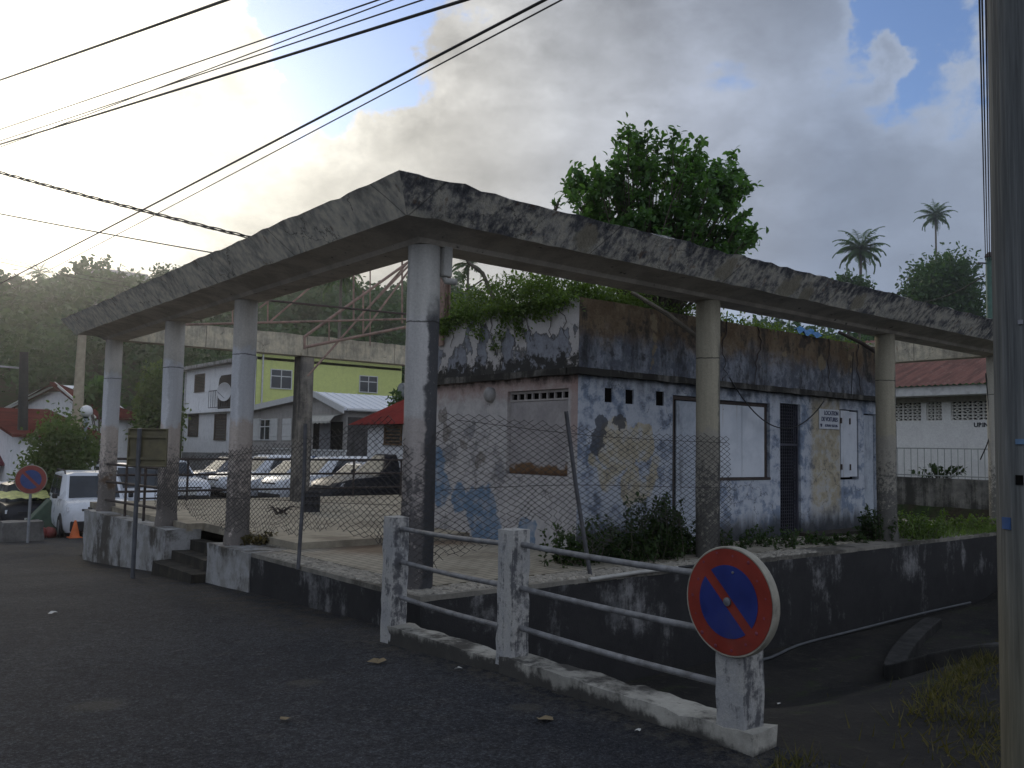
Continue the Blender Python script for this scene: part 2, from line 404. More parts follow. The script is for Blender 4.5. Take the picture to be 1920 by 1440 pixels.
lawn = sheet('lawn', np.linspace(13.2, 17.7, 10), np.linspace(-.44, 12.3, 20), M_GRASSY, 0.0, 0.03)

# ================================================================== pavilion
XA, XB, XC, XD = 0.0, 4.555, 9.264, 13.727
Y2, Y3, Y4 = 4.55, 7.56, 11.22
H = 3.402
pav = root('pavilion', 'derelict open concrete pavilion with flat ring canopy on round columns and a raised floor', 'pavilion', (5, 5, 0))

def fascia_mat(name, base, base2, mold, amt, seed, patch=None):
    a = Mat(name); p = a.map(a.pos, loc=(seed, seed*.6, 0)); a.warped(0.2, 3.0)
    n1 = a.noise(p, 2.1, 9, 0.70); n2 = a.noise(p, 8.5, 8, 0.70); st = a.streaks(13.0, 2.2, 8, 0.68, p); f1 = a.noise(p, 34, 5, 0.7)
    c = a.mix(a.ss(n2, 0.38, 0.62), base, base2)
    mk = a.math('ADD', a.math('ADD', a.math('MULTIPLY', n1, .36), a.math('MULTIPLY', st, .40)), a.math('MULTIPLY', n2, .24))
    z = a.sep(a.wpos)[2]
    mk = a.math('ADD', mk, a.math('MULTIPLY', a.ss(z, 3.70, 3.86), 0.06))
    m1 = a.math('MULTIPLY', a.ss(mk, 0.45, 0.57), amt)
    c = a.mix(m1, c, mold)
    c = a.mix(a.math('MULTIPLY', a.ss(mk, 0.55, 0.63), amt*0.8), c, tuple(.45*q for q in mold))
    if patch:
        for (q, r) in patch: c = a.mix(a.math('MULTIPLY', a.blob(q, r, 0.35), 0.85), c, (0.30, 0.27, 0.20))
    c = a.mix(a.math('MULTIPLY', a.cracks(p, 1.3, .006, .50), .8), c, (0.03, 0.028, 0.026))
    xs_, ys_, zs_ = a.sep(a.wpos2 if hasattr(a, 'wpos2') else a.pos); fr = a.math('FRACT', a.math('MULTIPLY', a.math('ADD', xs_, ys_), 0.43)); c = a.mix(a.math('MULTIPLY', a.ss(a.math('ABSOLUTE', a.math('SUBTRACT', fr, .5)), .006, .002), .6), c, (0.04, 0.038, 0.035))
    ru = a.math('MULTIPLY', a.ss(a.streaks(9, 1.6, 4, .5, a.map(p, loc=(7, 3, 1))), .64, .70), .55); c = a.mix(ru, c, (0.17, 0.10, 0.055))
    c = a.mix(1.0, c, a.ramp(f1, [(0.25, .78), (0.75, 1.20)]), 'MULTIPLY')
    return a.done(c, 0.93, a.math('ADD', f1, a.math('MULTIPLY', n2, 1.5)), 0.6, 0.02, spec=0.15)
def soffit_mat():
    a = Mat('soffit'); p = a.pos; f1 = a.noise(p, 34, 5, 0.7); so = a.noise(p, 2.2, 8, 0.65)
    soc = a.mix(a.ss(so, 0.4, 0.62), (0.58, 0.52, 0.44), (0.42, 0.37, 0.31))
    soc = a.mix(1.0, soc, a.ramp(f1, [(0.25, .85), (0.75, 1.12)]), 'MULTIPLY')
    soc = a.mix(a.math('MULTIPLY', a.ss(a.noise(p, 9, 6, 0.6), 0.64, 0.70), 0.8), soc, (0.05, 0.045, 0.04))
    return a.done(soc, 0.93, f1, 0.4, 0.012, spec=0.15)
M_SOF = soffit_mat()
M_FL = fascia_mat('fascia_front', (0.72, 0.665, 0.54), (0.60, 0.56, 0.47), (0.22, 0.21, 0.195), 0.55, 0.0)  # pale base colours lifted to stand in for lens glare on this side
M_FR = fascia_mat('fascia_side', (0.56, 0.52, 0.43), (0.42, 0.40, 0.36), (0.085, 0.088, 0.10), 0.92, 4.0,
                  [((4.0, -.75, 3.62), .20), ((5.4, -.72, 3.58), .22), ((5.9, -.7, 3.56), .18), ((7.2, -.72, 3.6), .20), ((1.6, -.7, 3.62), .22)])
M_FB = fascia_mat('fascia_back', (0.62, 0.555, 0.41), (0.52, 0.47, 0.36), (0.16, 0.15, 0.135), 0.42, 9.0)

PROF = [(-.20, 3.395), (.165, 3.395), (.20, 3.44), (.30, 3.475), (.44, 3.50), (.591, 3.506), (.66, 3.592), (.75, 3.706), (.836, 3.815),
        (.76, 3.838), (.71, 3.66), (-.04, 3.66), (-.06, 3.87), (-.20, 3.87)]
def ring_beam(p0, p1, out, mat, ext0, ext1, name='roof_beam', segs=None):
    """canopy profile swept from p0 to p1, mitred at both ends (ext = +1 outer mitre)"""
    p0 = np.array(p0, float); p1 = np.array(p1, float); d = p1-p0; Ln = np.linalg.norm(d); d /= Ln; o = np.array(out, float)
    n = segs or int(Ln/0.16); b = MB(); k = len(PROF)
    for i in range(n+1):
        t = i/n
        for j, (q, z) in enumerate(PROF):
            s0 = -q*ext0; s1 = Ln+q*ext1
            s_ = s0+(s1-s0)*t; P = p0+d*s_+o*q; jx = jz = 0.0
            if 0 < i < n:
                if j in (8, 9): jz = rng.normal()*0.009-max(0, rng.normal()-1.4)*0.028; jx = rng.normal()*0.004
                elif j in (5,): jz = rng.normal()*0.003+max(0, rng.normal()-1.5)*0.02
                elif j in (12, 13): jz = rng.normal()*0.006-max(0, rng.normal()-1.5)*0.03
                else: jx = rng.normal()*0.0015
            b.v.append((P[0]+o[0]*jx, P[1]+o[1]*jx, z+jz))
    for i in range(n):
        for j in range(k): b.f.append((i*k+j, (i+1)*k+j, (i+1)*k+(j+1) % k, i*k+(j+1) % k))
    b.f.append(tuple(range(k))); b.f.append(tuple(n*k+j for j in range(k))[::-1])
    o = adopt(b.build(name, mat, None, 28), pav); o.data.materials.append(M_SOF)
    for p_ in o.data.polygons:
        if p_.normal.z < -0.45 and p_.index < n*k and (p_.index % k) < 5: p_.material_index = 1
    return o
ring_beam((0, 0, 0), (0, Y4, 0), (-1, 0, 0), M_FL, 1, 1)
ring_beam((0, 0, 0), (XD, 0, 0), (0, -1, 0), M_FR, 1, 1)
ring_beam((0, Y4, 0), (XD, Y4, 0), (0, 1, 0), M_FB, 1, 1)
ring_beam((XD, 0, 0), (XD, Y4, 0), (1, 0, 0), M_FB, 1, 1)

def column_mat(name, top, paint, low, stain, seed, stain_dir=None, stain_amt=0.9):
    a = Mat(name); p = a.map(a.pos, loc=(seed, seed, seed*.5)); z = a.sep(a.pos)[2]
    n1 = a.noise(p, 1.6, 8, 0.66); n2 = a.noise(p, 6, 8, 0.68); st = a.streaks(9, .7, 6, 0.62, p); f1 = a.noise(p, 40, 5, 0.75)
    zz = a.math('ADD', z, a.math('MULTIPLY', a.math('SUBTRACT', n2, 0.5), 0.5))
    c = a.mix(a.ss(zz, 2.75, 2.65), top, paint)
    c = a.mix(a.ss(zz, 1.72, 1.62), c, low)
    c = a.mix(1.0, c, a.ramp(st, [(0.3, .84), (0.7, 1.12)]), 'MULTIPLY')
    g1 = a.noise(p, 17, 6, 0.8); mot = a.math('ADD', a.math('MULTIPLY', n2, .35), a.math('MULTIPLY', g1, .65))
    low_d = a.math('MULTIPLY', a.ss(a.math('ADD', mot, a.math('MULTIPLY', a.ss(z, 1.5, 0.1), .14)), 0.50, 0.60), a.ss(zz, 1.7, 1.1))
    c = a.mix(a.math('MULTIPLY', low_d, 0.80), c, stain)
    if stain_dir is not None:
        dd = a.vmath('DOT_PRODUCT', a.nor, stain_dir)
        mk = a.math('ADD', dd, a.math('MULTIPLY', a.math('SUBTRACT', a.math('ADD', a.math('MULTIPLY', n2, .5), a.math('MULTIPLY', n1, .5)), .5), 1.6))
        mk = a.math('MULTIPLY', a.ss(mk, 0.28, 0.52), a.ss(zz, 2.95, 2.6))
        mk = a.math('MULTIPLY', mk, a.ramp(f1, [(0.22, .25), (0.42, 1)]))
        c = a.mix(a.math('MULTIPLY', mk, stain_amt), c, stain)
    rust = a.math('MULTIPLY', a.ss(a.noise(p, 2.1, 6, .6), .60, .67), a.ss(z, 1.6, .7))
    c = a.mix(a.math('MULTIPLY', rust, 0.7), c, (0.10, 0.055, 0.025))
    c = a.mix(1.0, c, a.ramp(f1, [(0.2, .8), (0.8, 1.2)]), 'MULTIPLY')
    # construction joint
    j = a.math('ABSOLUTE', a.math('SUBTRACT', a.math('ADD', z, a.math('MULTIPLY', a.math('SUBTRACT', n2, .5), .05)), 2.62))
    c = a.mix(a.math('MULTIPLY', a.ss(j, 0.012, 0.004), 0.75), c, (0.03, 0.028, 0.026))
    return a.done(c, 0.92, a.math('ADD', f1, n2), 0.6, 0.015, spec=0.18)
LTOP, LPAINT, LLOW, LST = (0.50, 0.47, 0.42), (0.58, 0.585, 0.595), (0.52, 0.45, 0.39), (0.085, 0.08, 0.076)
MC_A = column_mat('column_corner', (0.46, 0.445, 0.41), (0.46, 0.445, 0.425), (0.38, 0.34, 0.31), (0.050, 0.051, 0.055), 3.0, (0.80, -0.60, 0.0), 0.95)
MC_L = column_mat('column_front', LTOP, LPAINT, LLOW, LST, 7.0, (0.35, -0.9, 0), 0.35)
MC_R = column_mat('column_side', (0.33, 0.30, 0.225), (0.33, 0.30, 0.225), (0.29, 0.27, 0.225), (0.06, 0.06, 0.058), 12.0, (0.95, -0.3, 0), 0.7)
MC_D = column_mat('column_end', (0.50, 0.47, 0.39), (0.50, 0.47, 0.40), (0.47, 0.44, 0.38), (0.10, 0.10, 0.09), 17.0)
def column(x, y, mat, r=0.160, z0=0.0, ring=True, z1=H):
    b = MB(); n = 40; zs = np.linspace(z0, z1, 46)
    for i, z in enumerate(zs):
        k = r*(1+0.012*math.sin(z*3+x)+0.004*rng.normal())
        if ring and z-z0 < 0.12: k = r*1.13
        if ring and 0.12 <= z-z0 < 0.16: k = r*1.06
        for j in range(n):
            an = 2*math.pi*j/n; kk = k*(1+0.006*math.sin(an*5+z*4+y)+0.003*rng.normal())
            b.v.append((x+kk*math.cos(an), y+kk*math.sin(an), z))
    b.f += [(i*n+j, i*n+(j+1) % n, (i+1)*n+(j+1) % n, (i+1)*n+j) for i in range(len(zs)-1) for j in range(n)]
    b.f += [tuple(range(n))[::-1], tuple((len(zs)-1)*n+j for j in range(n))]
    return adopt(b.build('column', mat, None, 50), pav)
column(XA, 0, MC_A, .165, z0=-.06, ring=False)
column(XB, 0, MC_R, .158, z0=-.06, ring=False); column(XC, 0, MC_R, .158, z0=-.02); column(XD, .05, MC_D, .15, z0=-.05, ring=False)
column(0, Y2, MC_L, .160, z0=-.02); column(0, Y3, MC_L, .160, z0=-.02); column(0, Y4, MC_L, .160, z0=-.02)
# rectangular hopper box at the head of the corner column
b = MB(); b.box((.13, -.17, 3.10), (.235, -.05, 3.42)); adopt(b.build('rain_hopper', MC_A, None, False, .012), pav)
b = MB(); b.tube([(.18, -.11, 3.10), (.19, -.12, 3.06), (.27, -.20, 3.05)], .035, 12); adopt(b.build('spout', MC_A, None, 40), pav)
# square column under the back beam
M_SQ = weathered('column_square', (0.28, 0.255, 0.215), (0.20, 0.185, 0.165), (0.045, 0.043, 0.042), 0.85, 5.0, thr=(.42, .58))
pc = pl(562, 938, 2, 0.1); sqx = 4.13
b = MB(); b.box((sqx-.17, Y4-.17, 0.0), (sqx+.17, Y4+.17, 3.40)); adopt(b.build('column', M_SQ, None, False, .02), pav)
b = MB(); b.box((9.2-.17, Y4-.17, 0.0), (9.2+.17, Y4+.17, 3.40)); adopt(b.build('column', M_SQ, None, False, .02), pav)

# ---- plinth
M_PL = weathered('plinth_mould', (0.21, 0.205, 0.20), (0.11, 0.11, 0.11), (0.020, 0.0195, 0.020), 0.95, 2.0, zdark=(-1.2, 0.3, .05), streak_w=.34, thr=(.365, .50), zs=1.1)
M_PB = weathered('plinth_paint', (0.31, 0.31, 0.305), (0.22, 0.215, 0.20), (0.050, 0.042, 0.032), 0.88, 6.0, zdark=(-.9, -.35, .05), streak_w=.22, thr=(.49, .60), zs=.9)
M_FLOOR = None
def rough_box(name, a, c, mat, step=0.14, jit=0.008, bev=0.0, jag_top=0.0):
    """box of a subdivided, slightly uneven surface"""
    bm_ = bmesh.new(); a = Vector(a); c = Vector(c); sz = c-a
    bmesh.ops.create_cube(bm_, size=1.0, matrix=Matrix.Translation((a+c)/2) @ Matrix.Diagonal((sz.x, sz.y, sz.z, 1)))
    for ax in range(3):
        k = int(sz[ax]/step)
        for i in range(1, k):
            co = a.copy(); co[ax] = a[ax]+sz[ax]*i/k; no = Vector((0, 0, 0)); no[ax] = 1
            bmesh.ops.bisect_plane(bm_, geom=bm_.verts[:]+bm_.edges[:]+bm_.faces[:], plane_co=co, plane_no=no)
    for v in bm_.verts:
        top = abs(v.co.z-c.z) < 1e-4
        ed = sum(abs(v.co[q]-a[q]) < 1e-4 or abs(v.co[q]-c[q]) < 1e-4 for q in range(3))
        kk = jit*(1.6 if ed > 1 else 1)
        v.co += Vector((rng.normal()*kk*.6, rng.normal()*kk*.6, rng.normal()*kk*(.4 if top else .6)))
        if top and jag_top: v.co.z += jag_top*wob(v.co.x, v.co.y, 3.0)
    me = bpy.data.meshes.new(name); bm_.to_mesh(me); bm_.free()
    return link(name, me, mat, None, 35)
PX, PY = -.25, -.46
adopt(rough_box('plinth_wall', (PX, PY, -1.6), (XD+.5, 0.35, -.062), M_PL, .22, .006), pav)
adopt(rough_box('plinth_wall', (PX, .36, -1.0), (.30, 3.46, -.064), M_PL, .2, .006), pav)
adopt(rough_box('pedestal', (PX-.012, 3.47, -1.0), (.31, 4.95, -.02), M_PB, .16, .008), pav)
adopt(rough_box('pedestal', (PX-.012, 6.75, -1.4), (.30, 11.72, -.005), M_PB, .16, .008), pav)
adopt(rough_box('plinth_wall', (.05, 11.73, -1.4), (12, 12.75, -.03), M_PL, .4, .006), pav)
# stair between the pedestals
M_STEP = weathered('step_concrete', (0.055, 0.048, 0.038), (0.036, 0.033, 0.027), (0.022, 0.021, 0.018), 0.85, 8.0)
for k, (x0, z) in enumerate(((-.46, -.46), (-.16, -.32), (.12, -.16))):
    adopt(rough_box('step', (x0, 4.96, -1.2), (.33+.002*k, 6.74, z), M_STEP, .2, .008), pav)
# ---- floor
def floor_mat():
    a = Mat('floor_paving'); p = a.pos; a.warped(.12, 3.0)
    bt = a.n('ShaderNodeTexBrick'); a.put(bt.inputs['Vector'], a.map(p, scale=(1, 1, 0), rot=(0, 0, R(90))))
    for k, v in (('Scale', 1.0), ('Mortar Size', .010), ('Brick Width', .22), ('Row Height', .11), ('Mortar Smooth', .3)): setin(bt, k, v)
    setin(bt, 'Color1', (.33, .30, .24, 1)); setin(bt, 'Color2', (.27, .25, .20, 1)); setin(bt, 'Mortar', (.15, .135, .105, 1))
    n1 = a.noise(p, 1.0, 8, .65); n2 = a.noise(p, 8, 6, .65)
    c = a.mix(a.math('MULTIPLY', a.ss(n1, .45, .66), .55), bt.outputs[0], (.12, .10, .075))
    c = a.mix(a.math('MULTIPLY', a.ss(n2, .64, .72), .8), c, (.06, .045, .03))
    # brown leaf litter swept under the sagging wire
    lit = a.math('MAXIMUM', a.blob((1.3, 3.0, 0), .95, .7), a.blob((2.6, 3.3, 0), .8, .7))
    c = a.mix(a.math('MULTIPLY', lit, .75), c, (.10, .058, .032))
    return a.done(c, .88, a.math('SUBTRACT', n2, bt.outputs['Fac']), .35, .01, spec=.2)
M_FLOOR = floor_mat()
def floor_poly(name, poly, z, mat, th=.06):
    b = MB(); b.prism([(x, y, z-th) for x, y in poly], (0, 0, th)); return adopt(b.build(name, mat), pav)
floor_poly('floor_slab', [(PX+.42, PY+.46), (XD+.45, PY+.46), (XD+.45, 3.4), (.335, 3.4), (.335, 4.94), (.312, 4.94), (.312, 3.465), (PX+.42, 3.465)], -.004, M_FLOOR)
M_UP = weathered('floor_upper', (.33, .295, .225), (.27, .24, .185), (.12, .098, .072), .6, 3.3, streak_w=0, thr=(.48, .62))
floor_poly('floor_slab', [(.34, 3.405), (XD+.45, 3.405), (XD+.45, 12.7), (.06, 12.7), (.06, 6.76), (.34, 6.76)], .085, M_UP, .12)
# border of set pebbles and broken stone along the edge of the floor
bed = MB()
bed.prism([(PX+.005, PY+.005, -.065), (XD+.45, PY+.005, -.065), (XD+.45, PY+.45, -.065), (PX+.41, PY+.45, -.065), (PX+.41, 3.455, -.065), (PX+.005, 3.455, -.065)], (0, 0, .05))
M_BED = weathered('border_mortar', (.21, .195, .165), (.15, .14, .12), (.04, .037, .03), .8, 4.4, streak_w=0.1)
adopt(bed.build('floor_border', M_BED), pav)
st_v = MB()
def pebble(x, y, z, r):
    k = random.choice((5, 6)); a0 = random.random()*6.28
    bot = []; top = []
    for j in range(k):
        an = a0+2*math.pi*j/k; q = r*random.uniform(.75, 1.2)
        bot.append((x+q*math.cos(an), y+q*math.sin(an), z)); q *= .72
        top.append((x+q*math.cos(an), y+q*math.sin(an), z+random.uniform(.008, .018)))
    st_v.add(bot+top, [tuple(range(k, 2*k))]+[(j, (j+1) % k, k+(j+1) % k, k+j) for j in range(k)])
for i in range(1500):
    if i % 3: x, y = random.uniform(PX+.07, 6.5), random.uniform(PY+.06, PY+.42)
    else: x, y = random.uniform(PX+.07, PX+.38), random.uniform(PY+.1, 3.2)
    pebble(x, y, -.017, random.uniform(.025, .05))
M_PEB = plain('pebbles', (.27, .25, .21), .85, .45, scale=14, bump=.4)
o = adopt(st_v.build('border_stones', M_PEB), pav); o['kind'] = 'stuff'
# ================================================================== kiosk
KX, KY, KC, KP = 3.177, 1.061, 2.446, 3.411
KX1, KY1 = 10.95, 4.95
kiosk = root('kiosk', 'abandoned flat-roofed masonry kiosk with peeling white walls and boarded openings under the canopy', 'kiosk', (6, 3, 0))
def wall(b, o, ud, L, z0, z1, holes, nrm, depth=.14, step=None):
    """front face with openings and their reveals; o = start point, ud = direction, nrm = outward"""
    o = np.array(o, float); ud = np.array(ud, float); nrm = np.array(nrm, float)
    us = sorted({0.0, L, *[h[0] for h in holes], *[h[1] for h in holes]}); zs = sorted({z0, z1, *[h[2] for h in holes], *[h[3] for h in holes]})
    def P(u, z, d=0): q = o+ud*u-nrm*d; return (q[0], q[1], z)
    for i in range(len(us)-1):
        for j in range(len(zs)-1):
            cu, cz = (us[i]+us[i+1])/2, (zs[j]+zs[j+1])/2
            if any(h[0] < cu < h[1] and h[2] < cz < h[3] for h in holes): continue
            b.quad(P(us[i], zs[j]), P(us[i+1], zs[j]), P(us[i+1], zs[j+1]), P(us[i], zs[j+1]))
    for u0, u1, a, c in holes:
        for p, q in (((u0, a), (u1, a)), ((u1, a), (u1, c)), ((u1, c), (u0, c)), ((u0, c), (u0, a))):
            b.quad(P(*p), P(*q), P(*q, depth), P(*p, depth))
    # thickness of the wall top and back
    b.quad(P(0, z1), P(L, z1), P(L, z1, depth), P(0, z1, depth))
    return b

def kiosk_left_mat():
    a = Mat('kiosk_front_paint'); a.warped(.22, 3.2, 6); p = a.pos; x, y, z = a.sep(a.pos)
    n1 = a.noise(p, 1.4, 8, .66); n2 = a.noise(p, 5, 8, .68); f1 = a.noise(p, 32, 5, .7); st = a.streaks(7, .6)
    c = a.mix(a.ss(n2, .4, .62), (.48, .455, .435), (.39, .37, .36))
    zz = a.math('ADD', z, a.math('MULTIPLY', a.math('SUBTRACT', n2, .5), .5))
    # faded red band under the ledge and beside the corner
    c = a.mix(a.math('MULTIPLY', a.ss(zz, 2.0, 2.3), .6), c, (.36, .22, .18))
    c = a.mix(a.math('MULTIPLY', a.cracks(p, 1.6, .005, .48), .7), c, (.07, .065, .06))
    c = a.mix(a.math('MULTIPLY', a.math('MULTIPLY', a.ss(y, 1.24, 1.16), a.ss(z, 1.2, 1.7)), .6), c, (.34, .22, .19))
    pk = a.math('ADD', n1, a.math('MULTIPLY', f1, .25)); c = a.mix(a.ss(pk, .725, .735), c, (.25, .245, .25)); c = a.mix(a.math('MULTIPLY', a.math('MULTIPLY', a.ss(pk, .70, .725), a.ss(pk, .74, .73)), .7), c, (.09, .085, .08))
    # painted blue areas left from an old mural
    bl = a.math('MAXIMUM', a.blob((KX, 3.15, .45), .42, .10), a.blob((KX, 3.0, .15), .40, .10))
    bl = a.math('MAXIMUM', bl, a.math('MAXIMUM', a.blob((KX, 4.25, .72), .30, .10), a.blob((KX, 4.3, 1.15), .22, .10)))
    bl = a.math('MAXIMUM', bl, a.blob((KX, 2.05, .22), .24, .10)); bl = a.math('MAXIMUM', bl, a.blob((KX, 3.7, .62), .25, .10))
    c = a.mix(a.math('MULTIPLY', a.math('MULTIPLY', bl, a.ramp(n2, [(.35, .45), (.55, 1)])), .88), c, (.10, .185, .29))
    lo = a.math('MAXIMUM', a.blob((KX, 2.2, -.55), .72, .12), a.blob((KX, 1.2, -.65), .70, .12))
    c = a.mix(a.math('MULTIPLY', lo, .9), c, (.40, .375, .35))
    dk = a.math('MAXIMUM', a.blob((KX, 4.2, 1.9), .16, .10), a.blob((KX, 4.05, 1.65), .15, .10)); dk = a.math('MAXIMUM', dk, a.math('MAXIMUM', a.blob((KX, 3.2, 1.2), .13, .10), a.blob((KX, 3.65, 1.42), .10, .10)))
    c = a.mix(a.math('MULTIPLY', a.math('MULTIPLY', dk, a.ramp(f1, [(.35, .3), (.5, 1)])), .75), c, (.13, .11, .09))
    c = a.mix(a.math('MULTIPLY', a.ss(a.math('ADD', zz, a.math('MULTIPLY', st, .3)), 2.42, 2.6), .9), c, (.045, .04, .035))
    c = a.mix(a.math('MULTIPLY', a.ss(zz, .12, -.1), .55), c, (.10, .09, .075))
    c = a.mix(1.0, c, a.ramp(f1, [(.25, .85), (.75, 1.12)]), 'MULTIPLY')
    return a.done(c, .9, a.math('ADD', f1, n2), .5, .012, spec=.2)
def kiosk_right_mat():
    a = Mat('kiosk_side_paint'); a.warped(.25, 2.8, 6); p = a.pos; x, y, z = a.sep(a.pos)
    n1 = a.noise(a.map(p, loc=(5, 5, 5)), 1.3, 8, .68); n2 = a.noise(p, 4.6, 8, .7); f1 = a.noise(p, 32, 5, .72); st = a.streaks(6, .5)
    c = a.mix(a.ss(n2, .44, .6), (.43, .455, .495), (.30, .335, .395))
    c = a.mix(a.math('MULTIPLY', a.ss(a.math('ADD', a.math('MULTIPLY', n1, .6), a.math('MULTIPLY', n2, .4)), .50, .58), .8), c, (.15, .195, .27))
    yl = a.math('MAXIMUM', a.blob((3.95, KY, 1.45), .40, .10), a.blob((4.45, KY, 1.50), .30, .10)); yl = a.math('MAXIMUM', yl, a.blob((4.2, KY, .85), .26, .10))
    # strokes of an old painted letter
    for (u0, w0, u1, w1) in ((3.45, 1.3, 3.75, .95), (3.75, .95, 4.1, 1.35), (4.1, 1.35, 4.45, .75), (4.45, .75, 4.75, 1.2)):
        for t in np.linspace(0, 1, 5): yl = a.math('MAXIMUM', yl, a.blob((u0+(u1-u0)*t, KY, w0+(w1-w0)*t), .13, .4))
    yl = a.math('MAXIMUM', yl, a.math('MULTIPLY', a.math('MULTIPLY', a.ss(x, 8.62, 8.85), a.ss(x, 9.72, 9.6)), a.ss(a.math('ADD', z, a.math('MULTIPLY', n2, .5)), .35, .9)))
    c = a.mix(a.math('MULTIPLY', a.math('MULTIPLY', yl, a.ramp(n2, [(.36, .35), (.52, 1)])), .72), c, (.44, .36, .20))
    c = a.mix(a.math('MULTIPLY', a.cracks(p, 1.4, .006, .46), .75), c, (.05, .05, .055))
    c = a.mix(a.math('MULTIPLY', a.ss(a.math('ADD', n2, a.math('MULTIPLY', a.math('SUBTRACT', f1, .5), .35)), .53, .68), .75), c, (.10, .108, .125))
    dk = a.math('MAXIMUM', a.blob((3.62, KY, 1.75), .17, .10), a.math('MAXIMUM', a.blob((3.55, KY, 1.52), .17, .10), a.blob((3.98, KY, 1.75), .12, .10)))
    c = a.mix(a.math('MULTIPLY', dk, .85), c, (.055, .06, .07))
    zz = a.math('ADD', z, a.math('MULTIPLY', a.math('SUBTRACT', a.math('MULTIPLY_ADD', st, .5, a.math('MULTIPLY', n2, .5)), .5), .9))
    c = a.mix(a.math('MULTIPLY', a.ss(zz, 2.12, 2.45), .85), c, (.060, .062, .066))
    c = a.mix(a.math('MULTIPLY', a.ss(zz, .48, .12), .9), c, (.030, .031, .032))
    c = a.mix(1.0, c, a.ramp(f1, [(.25, .85), (.75, 1.12)]), 'MULTIPLY')
    return a.done(c, .9, a.math('ADD', f1, n2), .5, .012, spec=.2)
def parapet_left_mat():
    a = Mat('parapet_peeling'); p = a.pos; a.warped(.16, 4.0, 7)
    z = a.sep(a.wpos)[2]; n1 = a.noise(a.map(a.wpos, scale=(1, 1, .55)), 2.6, 5, .5); n2 = a.noise(p, 7, 7, .68); f1 = a.noise(p, 36, 4, .7)
    mk = a.math('ADD', n1, a.math('MULTIPLY', a.ss(z, 2.75, 3.3), .12))
    peel = a.ss(mk, .535, .545); edge = a.math('MULTIPLY', a.ss(mk, .500, .535), a.ss(mk, .56, .545))
    c = a.mix(peel, a.mix(a.ss(n2, .4, .6), (.24, .25, .275), (.185, .19, .21)), (.44, .415, .395))
    c = a.mix(a.math('MULTIPLY', edge, .8), c, (.10, .095, .09))
    mo = a.math('MULTIPLY', a.ss(a.math('ADD', n2, a.math('MULTIPLY', a.ss(z, 2.85, 2.45), .30)), .60, .72), .95)
    c = a.mix(mo, c, (.035, .033, .029))
    c = a.mix(1.0, c, a.ramp(f1, [(.25, .86), (.75, 1.12)]), 'MULTIPLY')
    h = a.math('ADD', a.math('MULTIPLY', peel, 1.0), a.math('MULTIPLY', f1, .15))
    return a.done(c, .9, h, .7, .02, spec=.2)
def parapet_right_mat():
    a = Mat('parapet_mould'); p = a.pos; a.warped(.2, 3.2, 7); x, y, z = a.sep(a.wpos)
    n1 = a.noise(p, 1.5, 8, .68); n2 = a.noise(a.map(p, loc=(3, 1, 2)), 4.2, 8, .7); st = a.streaks(3.2, 1.1, 8, .68); f1 = a.noise(p, 30, 5, .72)
    c = a.mix(a.ss(n2, .38, .62), (.13, .092, .058), (.21, .16, .105))
    lo = a.math('MULTIPLY', a.ss(a.math('ADD', z, a.math('MULTIPLY', n1, .9)), 3.55, 3.15), .85)
    c = a.mix(lo, c, a.mix(a.ss(n2, .42, .58), (.10, .118, .15), (.27, .30, .35)))
    c = a.mix(a.math('MULTIPLY', a.ss(a.math('ADD', a.math('MULTIPLY', st, .55), a.math('MULTIPLY', n2, .45)), .47, .58), .85), c, (.028, .027, .027))
    c = a.mix(a.math('MULTIPLY', a.ss(n1, .56, .63), .7), c, (.030, .031, .034))
    for q, r in (((4.62, KY, 3.2), .10), ((4.63, KY, 3.0), .10), ((4.62, KY, 2.8), .09), ((4.6, KY, 2.62), .09), ((9.0, KY, 2.95), .16), ((9.95, KY, 3.1), .07), ((9.95, KY, 2.9), .06), ((9.95, KY, 2.7), .06), ((7.9, KY, 3.0), .08)):
        c = a.mix(a.math('MULTIPLY', a.blob(q, r, .3), .75), c, (.25, .20, .125))
    c = a.mix(1.0, c, a.ramp(f1, [(.25, .8), (.75, 1.2)]), 'MULTIPLY')
    return a.done(c, .93, a.math('ADD', f1, n2), .6, .02, spec=.15)
MK_L, MK_R, MK_PL, MK_PR = kiosk_left_mat(), kiosk_right_mat(), parapet_left_mat(), parapet_right_mat()
M_DARK = plain('interior_shade', (.008, .0075, .007), 1.0, .2, spec=0.0)  # near-black colour stands in for the shade inside rooms and openings
M_WMET = None
def white_metal():
    a = Mat('white_sheet'); p = a.pos; n = a.noise(p, 3, 7, .6); st = a.streaks(14, .6, 5, .6); f = a.noise(p, 20, 4, .65)
    c = a.mix(a.ss(n, .4, .65), (.56, .585, .62), (.47, .50, .54))
    c = a.mix(a.math('MULTIPLY', a.ss(st, .60, .70), .55), c, (.30, .24, .17))
    c = a.mix(a.ss(a.noise(p, 5, 8, .72), .665, .70), c, (.12, .075, .045))
    return a.done(c, .6, f, .12, .01, spec=.35)
M_WMET = white_metal()
M_RUSTFR = plain('rusty_frame', (.055, .042, .036), .8, .5, scale=9, bump=.4)
# left face (x = KX, facing -X), u runs along +Y
LH = [(1.245-KY, 2.55-KY, 1.01, 2.20)]
b = MB(); wall(b, (KX, KY, 0), (0, 1, 0), KY1-KY, -.05, KC-.06, LH, (-1, 0, 0)); adopt(b.build('wall', MK_L), kiosk)
